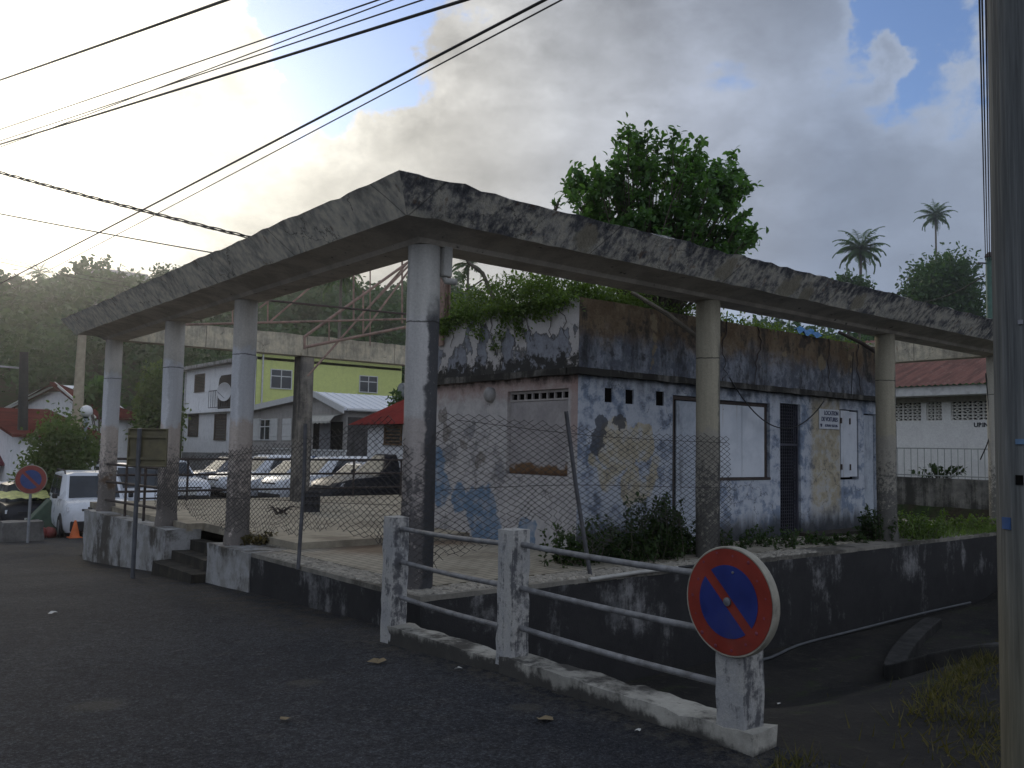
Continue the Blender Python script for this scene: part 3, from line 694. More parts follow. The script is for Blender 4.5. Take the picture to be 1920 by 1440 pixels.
# right face (y = KY, facing -Y), u runs along +X
RH = [(3.68-KX, 3.83-KX, 2.03, 2.225), (4.09-KX, 4.256-KX, 2.025, 2.225), (4.725-KX, 4.90-KX, 2.03, 2.237), (5.09-KX, 6.02-KX, -.05, 2.20),
      (6.2-KX, 7.52-KX, .955, 2.185), (7.80-KX, 8.40-KX, -.05, 2.21), (9.655-KX, 10.285-KX, .92, 2.185), (10.48-KX, 10.93-KX, -.05, 2.14)]
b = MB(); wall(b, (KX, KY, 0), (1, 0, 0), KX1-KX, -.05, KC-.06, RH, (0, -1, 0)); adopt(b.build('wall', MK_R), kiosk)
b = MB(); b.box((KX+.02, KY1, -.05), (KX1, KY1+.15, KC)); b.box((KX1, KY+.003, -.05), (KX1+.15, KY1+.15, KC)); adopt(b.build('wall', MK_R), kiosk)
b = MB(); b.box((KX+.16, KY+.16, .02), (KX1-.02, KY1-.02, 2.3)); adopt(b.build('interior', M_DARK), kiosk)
M_LEDGE = weathered('ledge', (.18, .17, .15), (.10, .095, .085), (.028, .026, .023), .95, 7.7, thr=(.36, .52))
def kbox(name, a, c, mat, st=.16, jit=.005, jag=0): return adopt(rough_box(name, a, c, mat, st, jit, 0, jag), kiosk)
kbox('ledge', (KX-.10, KY-.10, KC-.07), (KX1+.1, KY+.12, KC+.02), M_LEDGE); kbox('ledge', (KX-.098, KY+.122, KC-.07), (KX+.12, KY1+.1, KC+.02), M_LEDGE)
kbox('parapet', (KX-.02, KY-.035, KC+.021), (KX1+.12, KY+.10, KP), MK_PR, .2, .004, .012)
kbox('parapet', (KX-.035, KY-.03, KC+.0215), (KX-.021, KY1+.12, KP+.005), MK_PL, .12, .003, .012)
kbox('parapet', (KX-.0205, KY+.102, KC+.022), (KX+.10, KY1+.12, KP+.002), M_LEDGE, .2, .004, .012)
b = MB(); b.box((KX+.101, KY+.101, KC-.05), (KX1, KY1+.1, KC+.55)); adopt(b.build('roof', M_LEDGE), kiosk)
# left window: boarded panel, slotted head, rusted sill strip
def board_mat():
    a = Mat('window_board'); a.warped(.2, 5, 6); z = a.sep(a.wpos)[2]; n = a.noise(a.pos, 2.4, 7, .62); f = a.noise(a.pos, 24, 5, .7)
    c = a.mix(a.ss(n, .4, .65), (.36, .335, .325), (.28, .26, .255)); c = a.mix(a.ss(z, 1.17, 1.12), c, (.15, .085, .040))
    c = a.mix(a.math('MULTIPLY', a.ss(z, 1.07, 1.02), .8), c, (.07, .035, .018))
    return a.done(a.mix(1.0, c, a.ramp(f, [(.25, .86), (.75, 1.12)]), 'MULTIPLY'), .88, f, .4, .01)
b = MB(); b.box((KX+.06, 1.25, 1.015), (KX+.085, 2.545, 2.045)); win = adopt(b.build('window', board_mat()), kiosk)
b = MB(); b.box((KX+.05, 1.25, 2.05), (KX+.09, 2.545, 2.075)); b.box((KX+.05, 1.25, 2.16), (KX+.09, 2.545, 2.195))
for i in range(9): yy = 1.25+i*1.27/8.0; b.box((KX+.052, yy, 2.075), (KX+.088, yy+.025, 2.16))
adopt(b.build('slotted_lintel', plain('slot_paint', (.36, .33, .31), .85, .25)), kiosk)
b = MB(); b.box((KX+.12, 1.25, 2.05), (KX+.13, 2.545, 2.2)); adopt(b.build('window', M_DARK), kiosk)
b = MB(); b.lathe([(.115, 0), (.115, .05), (.095, .075), (.03, .09), (.0, .09)], n=24)
me = b.mesh('wall_lamp'); me.transform(Matrix.Translation((KX, 2.94, 2.17)) @ Matrix.Rotation(R(-90), 4, 'Y')); adopt(link('wall_lamp', me, plain('old_lamp', (.26, .25, .24), .6, .3), None, 40), kiosk)
# right face fittings
def panel(name, x0, x1, z0, z1, mat, y=KY+.07, th=.03, bevel=.004):
    b = MB(); b.box((x0, y, z0), (x1, y+th, z1)); return adopt(b.build(name, mat, None, False, bevel), kiosk)
for x0, x1, z0, z1 in ((3.68, 3.83, 2.03, 2.225), (4.09, 4.256, 2.025, 2.225), (4.725, 4.90, 2.03, 2.237)):
    b = MB(); b.box((x0, KY+.025, z0), (x1, KY+.139, z1)); adopt(b.build('vent_opening_shade', M_DARK), kiosk)  # near-black block fills each vent, its inner shade put into the colour
M_DBLUE = weathered('door_paint', (.40, .43, .47), (.33, .36, .40), (.06, .06, .062), .6, 1.1, zdark=(0, .6, .1), thr=(.5, .62))
panel('door', 5.235, 6.01, -.03, 2.13, M_DBLUE, KY+.05)
b = MB(); b.box((5.1, KY+.02, -.04), (5.15, KY+.11, 2.19)); b.box((5.15, KY+.02, 2.14), (6.02, KY+.11, 2.19)); adopt(b.build('door_frame', M_RUSTFR), kiosk)
panel('window', 6.22, 6.80, .985, 2.12, M_WMET, KY+.03); panel('window', 6.808, 7.40, .985, 2.12, M_WMET, KY+.028)
b = MB(); b.box((6.2, KY+.05, 2.125), (7.515, KY+.12, 2.18)); b.box((7.41, KY+.06, .96), (7.515, KY+.12, 2.125)); b.box((6.2, KY-.01, .94), (7.52, KY+.1, .98)); adopt(b.build('window_frame', M_RUSTFR), kiosk)
b = MB()
for x in np.arange(7.83, 8.39, .055): b.box((x, KY+.05, .0), (x+.012, KY+.062, 2.2))
for z in np.arange(.03, 2.2, .055): b.box((7.81, KY+.064, z), (8.395, KY+.074, z+.012))
b.box((7.805, KY+.04, -.02), (7.84, KY+.08, 2.205)); b.box((8.36, KY+.04, -.02), (8.395, KY+.08, 2.205)); b.box((7.84, KY+.04, 1.5), (8.36, KY+.08, 1.54))
adopt(b.build('grille_door', plain('dark_grille', (.045, .045, .058), .6, .35)), kiosk)
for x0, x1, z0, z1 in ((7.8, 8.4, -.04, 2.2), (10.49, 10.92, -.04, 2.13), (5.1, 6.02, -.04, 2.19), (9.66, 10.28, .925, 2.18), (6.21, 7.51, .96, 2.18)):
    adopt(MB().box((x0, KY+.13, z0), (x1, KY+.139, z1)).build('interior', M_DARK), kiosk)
s1 = panel('shutter', 9.685, 9.975, .965, 2.165, M_WMET, KY+.0, .035); s2 = panel('shutter', 9.99, 10.25, .975, 2.155, M_WMET, KY+.01, .035)
for z in (1.15, 1.98):
    b = MB(); b.box((9.655, KY-.02, z-.05), (9.70, KY-.004, z+.05)); adopt(b.build('hinge', M_RUSTFR), kiosk)
    b = MB(); b.box((9.965, KY-.02, z-.06), (9.992, KY-.004, z+.05)); adopt(b.build('hinge', M_RUSTFR), kiosk)
panel('door', 10.56, 10.925, -.03, 2.12, M_DBLUE, KY+.06)
kbox('door_step', (8.3, KY-.38, -.06), (10.6, KY-.002, .05), M_STEP, .2, .008)

# ---- the hire sign
def text_part(body, size, mat, M, parent, name='lettering', ext=.002, align='CENTER', sx=1.0, bold=0.0):
    cu = bpy.data.curves.new('txt', 'FONT'); cu.body = body; cu.size = size; cu.align_x = align; cu.align_y = 'CENTER'; cu.extrude = ext; cu.offset = bold
    t = bpy.data.objects.new('txt', cu); COL.objects.link(t)
    bpy.context.view_layer.update()
    me = bpy.data.meshes.new_from_object(t.evaluated_get(bpy.context.evaluated_depsgraph_get()))
    bpy.data.objects.remove(t); bpy.data.curves.remove(cu)
    me.transform(M @ Matrix.Diagonal((sx, 1, 1, 1)))
    o = bpy.data.objects.new(name, me); COL.objects.link(o); me.materials.clear(); me.materials.append(mat); o.parent = parent
    return o
hs = thing('wall_sign', 'small white sign reading LOCATION DE VOITURES on the kiosk wall beside narrow shutters', 'sign', (9.285, KY-.004, 1.99))
b = MB(); b.box((-.325, -.012, -.175), (.325, 0, .175)); b.build('panel', plain('sign_white', (.50, .52, .55), .5, .12), hs, False, .003)
M_TXT = plain('sign_ink', (.035, .045, .10), .6, .2)
RXm = Matrix.Rotation(R(90), 4, 'X')
text_part('LOCATION', .105, M_TXT, Matrix.Translation((.06, -.0145, .105)) @ RXm, hs, sx=.86, bold=.002)
text_part('DE VOITURES', .105, M_TXT, Matrix.Translation((.005, -.0145, -.005)) @ RXm, hs, sx=.82, bold=.002)
text_part('62.98.40 / 30.73.96', .062, M_TXT, Matrix.Translation((.055, -.0145, -.115)) @ RXm, hs, sx=.86, bold=.001)
b = MB(); b.box((-.285, -.0150, -.14), (-.245, -.0125, -.10)); b.box((-.295, -.0150, -.105), (-.235, -.0125, -.085)); b.box((-.295, -.0150, -.115), (-.280, -.0125, -.105)); b.box((-.250, -.0150, -.115), (-.235, -.0125, -.105)); b.build('telephone_symbol', M_TXT, hs)

# ================================================================== guard rail in front
def post_mat():
    a = Mat('guard_post_paint'); p = a.pos; n1 = a.noise(p, 3.2, 8, .68); n2 = a.noise(p, 14, 7, .7); f = a.noise(p, 60, 4, .7); st = a.streaks(16, 1.6, 6, .65)
    c = a.mix(a.ss(n1, .42, .6), (.36, .35, .325), (.29, .29, .285))
    mk = a.math('ADD', a.math('MULTIPLY', st, .5), a.math('MULTIPLY', n2, .5)); dd = a.vmath('DOT_PRODUCT', a.nor, (.75, -.65, 0))
    mk = a.math('ADD', mk, a.math('MULTIPLY', a.ss(dd, .2, .9), .08))
    c = a.mix(a.math('MULTIPLY', a.ss(mk, .51, .62), .88), c, (.06, .061, .068))
    return a.done(a.mix(1.0, c, a.ramp(f, [(.25, .85), (.75, 1.14)]), 'MULTIPLY'), .88, a.math('ADD', n2, f), .5, .01, spec=.2)
M_POST = post_mat()
M_KERB = weathered('guard_kerb', (.36, .345, .30), (.24, .23, .20), (.035, .033, .030), .93, 1.7, zdark=(-.33, -.17, .20), streak_w=.3, thr=(.46, .58))
M_PIPE = plain('galvanised_pipe', (.20, .20, .20), .55, .35, metal=.35, scale=11, bump=.2, dirt=.5)
GX = -.60
guard = root('guard_rail', 'low guard rail of white concrete posts and three rows of steel pipe on a kerb', 'railing', (GX, -2.4, -.4))
def g_add(o): return adopt(o, guard)
posts = [(-.57, .745, -.45, .165), (-2.24, .772, -.22, .17), (-4.27, .74, -.17, .185)]
for y, zt, zb, w_ in posts:
    o = g_add(rough_box('post', (GX-w_/2, y-w_/2, zb), (GX+w_/2, y+w_/2, zt), M_POST, .09, .004)); 
g_add(rough_box('kerb', (GX-.085, -2.2, -.62), (GX+.13, -.62, -.20), M_KERB, .10, .010))
g_add(rough_box('kerb', (GX-.10, -4.43, -.62), (GX+.15, -2.205, -.155), M_KERB, .10, .010))
for (y0, y1, zs) in ((-.6, -2.2, ((.645, .655), (.355, .34), (.045, .030))), (-2.28, -4.22, ((.665, .655), (.345, .335), (.055, .045)))):
    for z0, z1 in zs:
        pts = [(GX+.01, y0+(y1-y0)*t, z0+(z1-z0)*t-.012*math.sin(math.pi*t)) for t in np.linspace(0, 1, 9)]
        b = MB(); b.tube(pts, .021, 12); g_add(b.build('rail', M_PIPE, None, 40))

# ---- round no-parking sign on the end post
def parking_sign(name, label, M, rad, parts_parent=None, faded=False):
    t = thing(name, label, 'road sign'); t.matrix_world = M
    red, bluec = ((.20, .024, .013), (.013, .024, .14)) if not faded else ((.22, .045, .035), (.03, .06, .19))
    mr = plain('sign_red'+('_faded' if faded else ''), red, .5, .30, scale=4, dirt=.3); mb_ = plain('sign_blue'+('_faded' if faded else ''), bluec, .48, .3, scale=4, dirt=.25)
    rimm = plain('sign_rim', (.27, .25, .20), .6, .25, scale=10, dirt=.5); n = 64
    b = MB(); b.lathe([(.985*rad, -.055), (1.0*rad, -.045), (1.0*rad, -.004), (.985*rad, .003), (.965*rad, .003), (.955*rad, .0), (.0, .0)], n=n); b.build('rim', rimm, t, 40)
    b = MB(); b.lathe([(.955*rad, .0015), (.955*rad, .004), (0, .0045)], n=n, caps=False); face = b.build('red_face', mr, t, 30)
    # two blue half-moons either side of the diagonal bar
    for sgn in (1, -1):
        rr = .66*rad; hw = .095*rad; a0 = math.asin(hw/rr); pts = []
        for an in np.linspace(a0, math.pi-a0, 28): pts.append((rr*math.cos(an), rr*math.sin(an)*sgn, .0055))
        th = R(-45); pts = [(x*math.cos(th)-y*math.sin(th), x*math.sin(th)+y*math.cos(th), z) for x, y, z in pts]
        b = MB(); b.prism(pts, (0, 0, .002)); b.build('blue_field', mb_, t)
    return t, mr
def frame_from(nrm, pos, up=(0, 0, 1)):
    z = Vector(nrm).normalized(); x = Vector(up).cross(z).normalized(); y = z.cross(x)
    M = Matrix.Identity(4)
    for i in range(3): M[i][0], M[i][1], M[i][2], M[i][3] = x[i], y[i], z[i], pos[i]
    return M
sc = np.array(dep(1364, 1127, 4.86)); 
sign_n = (-1.0, .03, .01); sc = pl(1366, 1128, 0, GX-.13)
sign, mr = parking_sign('no_parking_sign', 'large round red and blue no-parking sign bolted to the end post of the guard rail', frame_from(sign_n, tuple(sc)), .305)
b = MB(); b.lathe([(.024, .0), (.024, .012), (.012, .016), (0, .016)], c=(0, 0, .006), n=16); b.build('bolt', plain('bolt_steel', (.20, .20, .21), .5, .4, metal=.6), sign, 40)
b = MB(); b.lathe([(.008, .0), (.007, .006), (0, .007)], c=(.035, .165, .006), n=12); b.build('rivet', MATS['bolt_steel'], sign, 40)
M_DENT = plain('sign_spots', (.16, .035, .05), .5, .3)
for k in range(15):
    an = k/15*6.283+.2; rr = .255+random.uniform(-.02, .02); q = random.uniform(.006, .012)
    b = MB(); b.lathe([(q, .0), (q*.9, .0008), (0, .0008)], c=(rr*math.cos(an), rr*math.sin(an), .0047), n=12, caps=False); b.build('rivet_cap', M_DENT, sign, 40)

# ================================================================== chain-link wire
M_WIRE = plain('rusty_wire', (.040, .035, .032), .75, .4, scale=20)
def chainlink(name, S, U0, U1, zt, zb, p=.066, r=.0033, crumple=0.0):
    """zig-zag wires between zb(u) and zt(u) on the surface S(u, z)"""
    segs = []; n = int((U1-U0)/p); h = p*.5
    for k in range(n+1):
        u0 = U0+k*p; top = zt(u0)+rng.normal()*.006; bot = zb(u0); j0 = int(bot/h); j1 = int(top/h); pts = []
        for j in range(j0, j1+1):
            z = j*h; uu = u0+(p*.5 if (j+k) % 2 else -p*.5)*1.02
            low = math.exp(-max(0, (z-bot))/.22)*crumple
            uu += low*(wob(u0*3, z*3, 2.0)*.16)+rng.normal()*.003; zz = z+low*(wob(z*3+5, u0*3, 2.2)*.12)+rng.normal()*.003
            pts.append(S(uu, zz, low))
        for a, c in zip(pts[:-1], pts[1:]): segs.append((a, c))
    A = np.array([s[0] for s in segs]); B = np.array([s[1] for s in segs]); T = unit(B-A)
    X = unit(np.cross(T, np.array([.3, .4, .85]))); Y = np.cross(T, X); ring = []
    for j in range(3):
        an = j*2.0944; ring.append((X*math.cos(an)+Y*math.sin(an))*r)
    Q = []
    for j in range(3):
        e0, e1 = ring[j], ring[(j+1) % 3]
        Q.append(np.stack([A+e0-T*r, A+e1-T*r, B+e1+T*r, B+e0+T*r], 1))
    return np.concatenate(Q).reshape(-1, 3)
cl_l = root('chain_link_fence', 'sagging rusty chain-link fence strung across the front columns above the steps', 'fence', (-.2, 3.5, 0))
cl_r = root('chain_link_fence', 'torn chain-link fence with leaning steel post between corner column and kiosk doors', 'fence', (2.2, -.2, 0))
zt_l = lambda y: np.interp(y, [-.2, .25, 1.7, 3.6, 5.0, 6.5, 7.8], [1.25, 1.70, 1.53, 1.37, 1.24, 1.14, 1.06])-.05*math.exp(-((y-2.6)/.5)**2)
zb_l = lambda y: np.interp(y, [-.2, .25, .6, 1.2, 1.9, 3.0, 4.6, 6.4, 7.8], [.05, .40, .43, .50, .42, .26, .22, .36, .30])
def S_l(u, z, low):
    x = -.185-.05*math.sin(u*1.3)*math.sin(z*2)-low*.12*wob(u*2, z*2, 1.5); return np.array([x, u, z])
adopt(fastmesh('wire_mesh', chainlink('m', S_l, -.12, 7.75, zt_l, zb_l, crumple=.8), 4, M_WIRE), cl_l)
zt_r = lambda x: np.interp(x, [-.15, .2, 1.4, 2.4, 3.5, 4.8], [1.25, 1.76, 1.68, 1.63, 1.61, 1.60])
zb_r = lambda x: np.interp(x, [-.15, .2, .7, 1.43, 1.9, 2.3, 2.8, 3.3, 3.8, 4.3, 4.8], [.05, .30, .36, .66, .42, .20, .35, .55, .45, .15, .05])
def S_r(u, z, low):
    y = -.185-.05*math.sin(u*1.6+1)*math.sin(z*2)-low*.14*wob(u*2+3, z*2, 1.5); return np.array([u, y, z])
adopt(fastmesh('wire_mesh', chainlink('m', S_r, -.15, 4.75, zt_r, zb_r, crumple=1.0), 4, M_WIRE), cl_r)
def wireline(par, pts, r=.0035, mat=None): adopt(MB().tube(pts, r, 5).build('line_wire', mat or M_WIRE), par)
wireline(cl_r, [S_r(x, zt_r(x)-.10, 0) for x in np.linspace(-.1, 4.7, 24)]); wireline(cl_r, [S_r(x, .95+.03*math.sin(x), 0) for x in np.linspace(.1, 4.7, 24)])
wireline(cl_l, [S_l(y, zt_l(y)-.09, 0) for y in np.linspace(-.1, 7.7, 30)]); wireline(cl_l, [S_l(y, .8-.04*y, 0) for y in np.linspace(.1, 7.7, 30)])
M_FPOST = plain('fence_post_steel', (.085, .085, .09), .6, .4, metal=.3, scale=9, bump=.2)
adopt(MB().tube([(2.12, -.29, -.03), (1.95, -.22, .95), (1.80, -.20, 1.80)], .024, 10).build('post', M_FPOST, None, 40), cl_r)
adopt(MB().tube([(-.28, 2.03, -.05), (-.22, 2.08, 1.0), (-.22, 2.10, 1.62)], .022, 10).build('post', M_FPOST, None, 40), cl_l)
# ================================================================== steelwork and railings
M_PINK = plain('faded_red_steel', (.28, .19, .15), .7, .3, metal=.1, scale=7, bump=.2, dirt=.4)
M_RAILD = plain('dark_rusty_rail', (.045, .035, .033), .7, .5, scale=9, bump=.2)
truss = root('steel_truss', 'faded pink tubular steel roof truss left standing above the open pavilion court', 'truss', (6, 10.0, 3.4))
TY = 10.45
def bar(u0, v0, u1, v1, r, y0=TY, y1=None, mat=M_PINK, par=truss, name='bar'):
    a = pl(u0, v0, 1, y0); c = pl(u1, v1, 1, y0 if y1 is None else y1)
    return adopt(MB().tube([a, c], r, 8).build(name, mat, None, 40), par)
for q in ((570, 632, 772, 487, .034), (571, 651, 772, 611, .034), (577, 705, 772, 484, .024), (670, 598, 772, 492, .026), (682, 622, 772, 500, .026),
          (617, 598, 617, 640, .018), (663, 512, 663, 600, .022), (681, 545, 681, 627, .022), (694, 507, 694, 648, .016), (754, 488, 754, 606, .024), (571, 630, 571, 655, .03)):
    bar(*q)
for q in ((330, 609, 772, 598, .024), (470, 560, 772, 590, .024), (502, 563, 502, 605, .018), (504, 605, 592, 530, .02), (487, 577, 515, 555, .02), (352, 606, 385, 585, .02), (436, 606, 436, 580, .016)):
    bar(*q, y0=9.6, mat=M_PINK if q[0] != 470 else M_RUSTFR)
# steel stanchion and loose struts standing on the kiosk roof
st = root('steel_stanchion', 'pink painted steel post rising from the kiosk roof behind the corner column', 'post', (KX+.35, 4.2, 3.0))
b = MB(); c0 = pl(833, 600, 1, 4.2); c1 = pl(834, 478, 1, 4.2)
for dx in (-.055, .055): b.box((c0[0]+dx-.012, 4.13, 3.0), (c0[0]+dx+.012, 4.27, c1[2]+.25))
b.box((c0[0]-.043, 4.19, 3.0), (c0[0]+.043, 4.21, c1[2]+.25)); adopt(b.build('flange', M_PINK), st)
for (u0, v0, u1, v1, r, yy, lab) in ((828, 600, 905, 545, .012, 4.6, 'thin rusty brace'), (838, 568, 912, 520, .014, 4.9, 'slanting rusty brace')):
    a = pl(u0, v0, 1, yy); c = pl(u1, v1, 1, yy)
    adopt(MB().tube([a, c], r, 6).build('brace', M_RAILD), st)
M_BARE = plain('bare_branch', (.16, .14, .11), .85, .35, scale=8, bump=.4)
for (u0, v0, u1, v1, r, y0, y1, lab) in ((1183, 547, 1318, 640, .035, 1.0, .35, 'weathered pole leaning from kiosk parapet to the side column with mesh'), (1572, 622, 1660, 672, .035, .9, .2, 'dark broken pole leaning on the far side column by the white shutters')):
    a = pl(u0, v0, 1, y0); c = pl(u1, v1, 1, y1); mid = (a+c)/2+np.array([.02, 0, .03])
    tag(MB().tube([a, mid, c], [r*.8, r, r*.9], 8).build('loose_pole', M_BARE if u0 < 1300 else M_RUSTFR, None, 40), lab, 'pole')
tag(MB().tube([pl(905, 512, 1, 3.2), pl(878, 492, 1, 3.2), pl(868, 470, 1, 3.2)][::-1]+[pl(925, 560, 1, 3.2)], [.02, .028, .03, .034], 7).build('dead_branch', M_BARE, None, 40), 'bare leaning branch growing out of the kiosk roof vine', 'branch')
# railing between the left columns
lr = root('railing', 'short rusty pipe railing between the two outermost front columns', 'railing', (-.05, 9.4, 0))
for z0, z1 in ((.92, .93), (.58, .60), (.22, .26)):
    adopt(MB().tube([(-.04, Y3+.05, z1), (-.05, Y4-.05, z0)], .024, 8).build('rail', M_RUSTFR, None, 40), lr)
for y in (9.75, 8.62): adopt(MB().tube([(-.05, y, -.02), (-.05, y, .93)], .024, 8).build('upright', M_RUSTFR, None, 40), lr)
br = root('railing', 'long dark pipe railing along the back edge of the pavilion floor', 'railing', (5, 12.35, 0))
for z in (1.0, .655, .30): adopt(MB().tube([(.1, 12.35, z), (9.5, 12.35, z+.02)], .026, 8).build('rail', M_RAILD, None, 40), br)
for u in (262, 352, 663, 752): x = pl(u, 890, 1, 12.35)[0]; adopt(MB().tube([(x, 12.35, -.03), (x, 12.35, 1.02)], .026, 8).build('upright', M_RAILD, None, 40), br)
# drum, sheet and litter on the floor
dx, dy = 2.95, 8.25
dr = thing('oil_drum', 'short black drum standing on the pavilion floor behind the wire mesh', 'drum', (dx, dy, .086))
b = MB(); b.lathe([(.175, 0), (.18, .01), (.168, .03), (.17, .14), (.178, .15), (.17, .16), (.17, .28), (.178, .29), (.17, .30), (.168, .36), (.18, .375), (.172, .38), (.165, .37), (.16, .30), (0, .30)], n=28); b.build('shell', plain('drum_black', (.022, .022, .026), .6, .5, scale=12, bump=.3), dr, 40)
b = MB(); rr = rng
for k in range(7):
    a0 = rng.uniform(0, 6.28); p0 = np.array([dx-.75+rng.normal()*.1, dy-.35+rng.normal()*.1, .10]); b.tube([p0, p0+np.array([math.cos(a0)*.2, math.sin(a0)*.2, .12]), p0+np.array([math.cos(a0)*.42, math.sin(a0)*.42, .05+.1*rng.random()])], [.016, .012, .006], 6)
tag(b.build('dead_branch', M_RUSTFR), 'tangle of dead branches lying beside the black drum', 'branch')

# ================================================================== foliage
def leaf_mat(name, c1, c2, tr, scale=1.2):
    a = Mat(name); oi = a.n('ShaderNodeObjectInfo'); n1 = a.noise(a.pos, scale, 3, .6); n2 = a.noise(a.pos, scale*9, 2, .5)
    c = a.mix(a.ss(n2, .35, .65), c1, c2); c = a.mix(1.0, c, a.ramp(n1, [(.3, .7), (.7, 1.3)]), 'MULTIPLY')
    return a.done(c, .55, spec=.3, trans=a.mix(1.0, c, tr, 'MULTIPLY'))
ML_BUSH = leaf_mat('leaf_bush', (.060, .115, .042), (.10, .18, .062), (1.4, 1.7, .7))
ML_VINE = leaf_mat('leaf_vine', (.075, .115, .032), (.12, .170, .048), (1.5, 1.7, .7))
ML_WEED = leaf_mat('leaf_weed', (.028, .050, .017), (.046, .075, .024), (1.3, 1.5, .7))
ML_FOR = leaf_mat('leaf_forest', (.034, .074, .027), (.054, .106, .037), (.8, 1.0, .5), .12)
ML_TREE = leaf_mat('leaf_tree', (.035, .070, .024), (.055, .100, .034), (1.4, 1.6, .7), .3)
ML_LIME = leaf_mat('leaf_lime', (.060, .095, .030), (.090, .125, .038), (1.4, 1.6, .7), .5)
ML_PALM = leaf_mat('leaf_palm', (.060, .11, .048), (.095, .16, .062), (1.3, 1.5, .7), .5)
ML_DRY = leaf_mat('leaf_dry', (.10, .085, .035), (.15, .12, .05), (1.2, 1.2, .8), .5)
M_BARK = plain('bark', (.085, .072, .055), .9, .4, scale=6, bump=.6)
def rosette_shrub(name, label, base, ends, leafL, leafW, nleaf, mat, barkmat=None, trunk_r=.04, cat='shrub', group=None, bend=.25, updir=.6, along=.42, axw=.7, spread=0.0):
    """woody shrub: a limb to each end point, a rosette of leaves along its outer part"""
    base = np.array(base, float); r = root(name, label, cat, base, group); tb = MB(); LV = []
    for e in ends:
        e = np.array(e, float); mid = (base*.45+e*.55)+rng.normal(size=3)*bend*np.linalg.norm(e-base)*.2-np.array([0, 0, .05])
        ts = np.linspace(0, 1, 6)[:, None]; pts = (1-ts)**2*base+2*ts*(1-ts)*mid+ts**2*e
        tb.tube(pts, np.linspace(trunk_r, .006, 6), 5)
        k = int(nleaf*rng.uniform(.7, 1.3)); t = 1-rng.random(k)**1.6*along; t = t[:, None]
        P = (1-t)**2*base+2*t*(1-t)*mid+t**2*e+rng.normal(size=(k, 3))*spread; ax = unit(e-mid)
        Dn = unit(rng.normal(size=(k, 3))+ax*axw+np.array([0, 0, updir]))
        LV.append(leaves(P, Dn, leafL*rng.uniform(.6, 1.15, k), leafW*rng.uniform(.7, 1.15, k), .18, droop=.12, up=np.array([0, 0, 1.0])))
    adopt(tb.build('stem', barkmat or M_BARK, None, 60), r)
    adopt(fastmesh('foliage', np.concatenate(LV), 6, mat), r); return r
# big shrub on the roof
cb = np.array([5.6, 2.1, 3.02]); ends = []
outline = [(1068, 345), (1085, 320), (1105, 360), (1120, 330), (1150, 305), (1160, 260), (1178, 236), (1196, 262), (1215, 245), (1190, 300), (1225, 300), (1262, 248), (1285, 262), (1312, 262), (1300, 300), (1330, 330), (1345, 305), (1375, 290), (1392, 330), (1385, 360), (1395, 400), (1412, 432), (1375, 440), (1340, 425), (1100, 385), (1130, 395), (1170, 420), (1215, 430), (1265, 440), (1310, 450), (1350, 460), (1200, 350), (1245, 330), (1280, 320), (1255, 380), (1300, 370), (1160, 360), (1225, 390), (1335, 380), (1290, 410), (1365, 335), (1140, 340), (1090, 400), (1115, 410), (1150, 425), (1185, 440), (1230, 455), (1280, 465), (1330, 470), (1375, 465), (1250, 420), (1200, 400), (1310, 430), (1180, 390), (1290, 385)]
for (u, v) in outline:
    ends.append(dep(u, v, 13.7+rng.normal()*.45))
    if v > 290:
        for _ in range(4): ends.append(dep(u*.94+1240*.06+rng.normal()*11, v+abs(rng.normal())*14, 13.7+rng.normal()*.5))
    else: ends.append(dep(u+rng.normal()*9, v+22, 13.7+rng.normal()*.2)); ends.append(dep(u+rng.normal()*12, v+42, 13.7+rng.normal()*.3))
rosette_shrub('roof_shrub', 'large leafy green shrub growing on the kiosk roof above the canopy', cb, ends, .120, .070, 46, ML_BUSH, trunk_r=.020, updir=.12, along=.09, axw=.1, spread=.055)
# small weeds on the canopy edge
rosette_shrub('canopy_weed', 'tiny leafy weed sprouting on the canopy edge beside the roof shrub', (pl(1042, 396, 1, -.80)[0], -.79, 3.82), [(pl(1042, 396, 1, -.80)[0]+rng.normal()*.06, -.79+rng.normal()*.03, 3.87+rng.random()*.05) for _ in range(5)], .08, .03, 6, ML_BUSH, trunk_r=.006)
# vine mat spilling over the parapet
vr = root('climbing_vine', 'bright green creeper spilling over the peeling parapet of the kiosk', 'vine', (KX+.3, 3.2, KP))
P = []
for k in range(260):
    y = rng.uniform(1.1, 5.0); x = KX+abs(rng.normal())*1.1-.03
    hmax = (.40-.10*abs(y-3.0))*math.exp(-((x-KX-.5)/1.2)**2)+.08
    c = np.array([x, y, KP-.05+rng.random()*max(.05, hmax)*1.3]); P.append(c+rng.normal(size=(70, 3))*np.array([.12, .14, .07]))
for k in range(34):
    y = rng.choice([1.55, 2.0, 2.3, 2.9, 3.3, 3.7, 4.2])+rng.normal()*.28; dz = -abs(rng.normal())*.16*(1.9 if 2.6 < y < 3.5 else 1); P.append(np.array([KX-.075, y, KP+.02+dz])+rng.normal(size=(46, 3))*np.array([.025, .07, .05]))
P = np.concatenate(P); P[:, 0] = np.where((P[:, 2] < KP+.01), np.minimum(P[:, 0], KX-.05-.05*rng.random(len(P))), P[:, 0]); n = len(P)
adopt(fastmesh('foliage', leaves(P, rng.normal(size=(n, 3))+np.array([-.3, -.3, .5]), rng.uniform(.035, .075, n), rng.uniform(.02, .04, n), .2, up=np.array([-.3, -.3, 1.0])), 6, ML_VINE), vr)
b = MB()
for y in (1.25, 1.6, 2.0, 2.35, 2.9, 3.2, 3.9, 4.5):
    z = KP+.03; pts = []; yy = y
    for k in range(9): pts.append((KX-.05, yy, z)); z -= .07*rng.uniform(.5, 1.3); yy += rng.normal()*.045
    adopt(MB().tube(pts, np.linspace(.008, .003, 9), 5).build('stem', M_RUSTFR), vr)
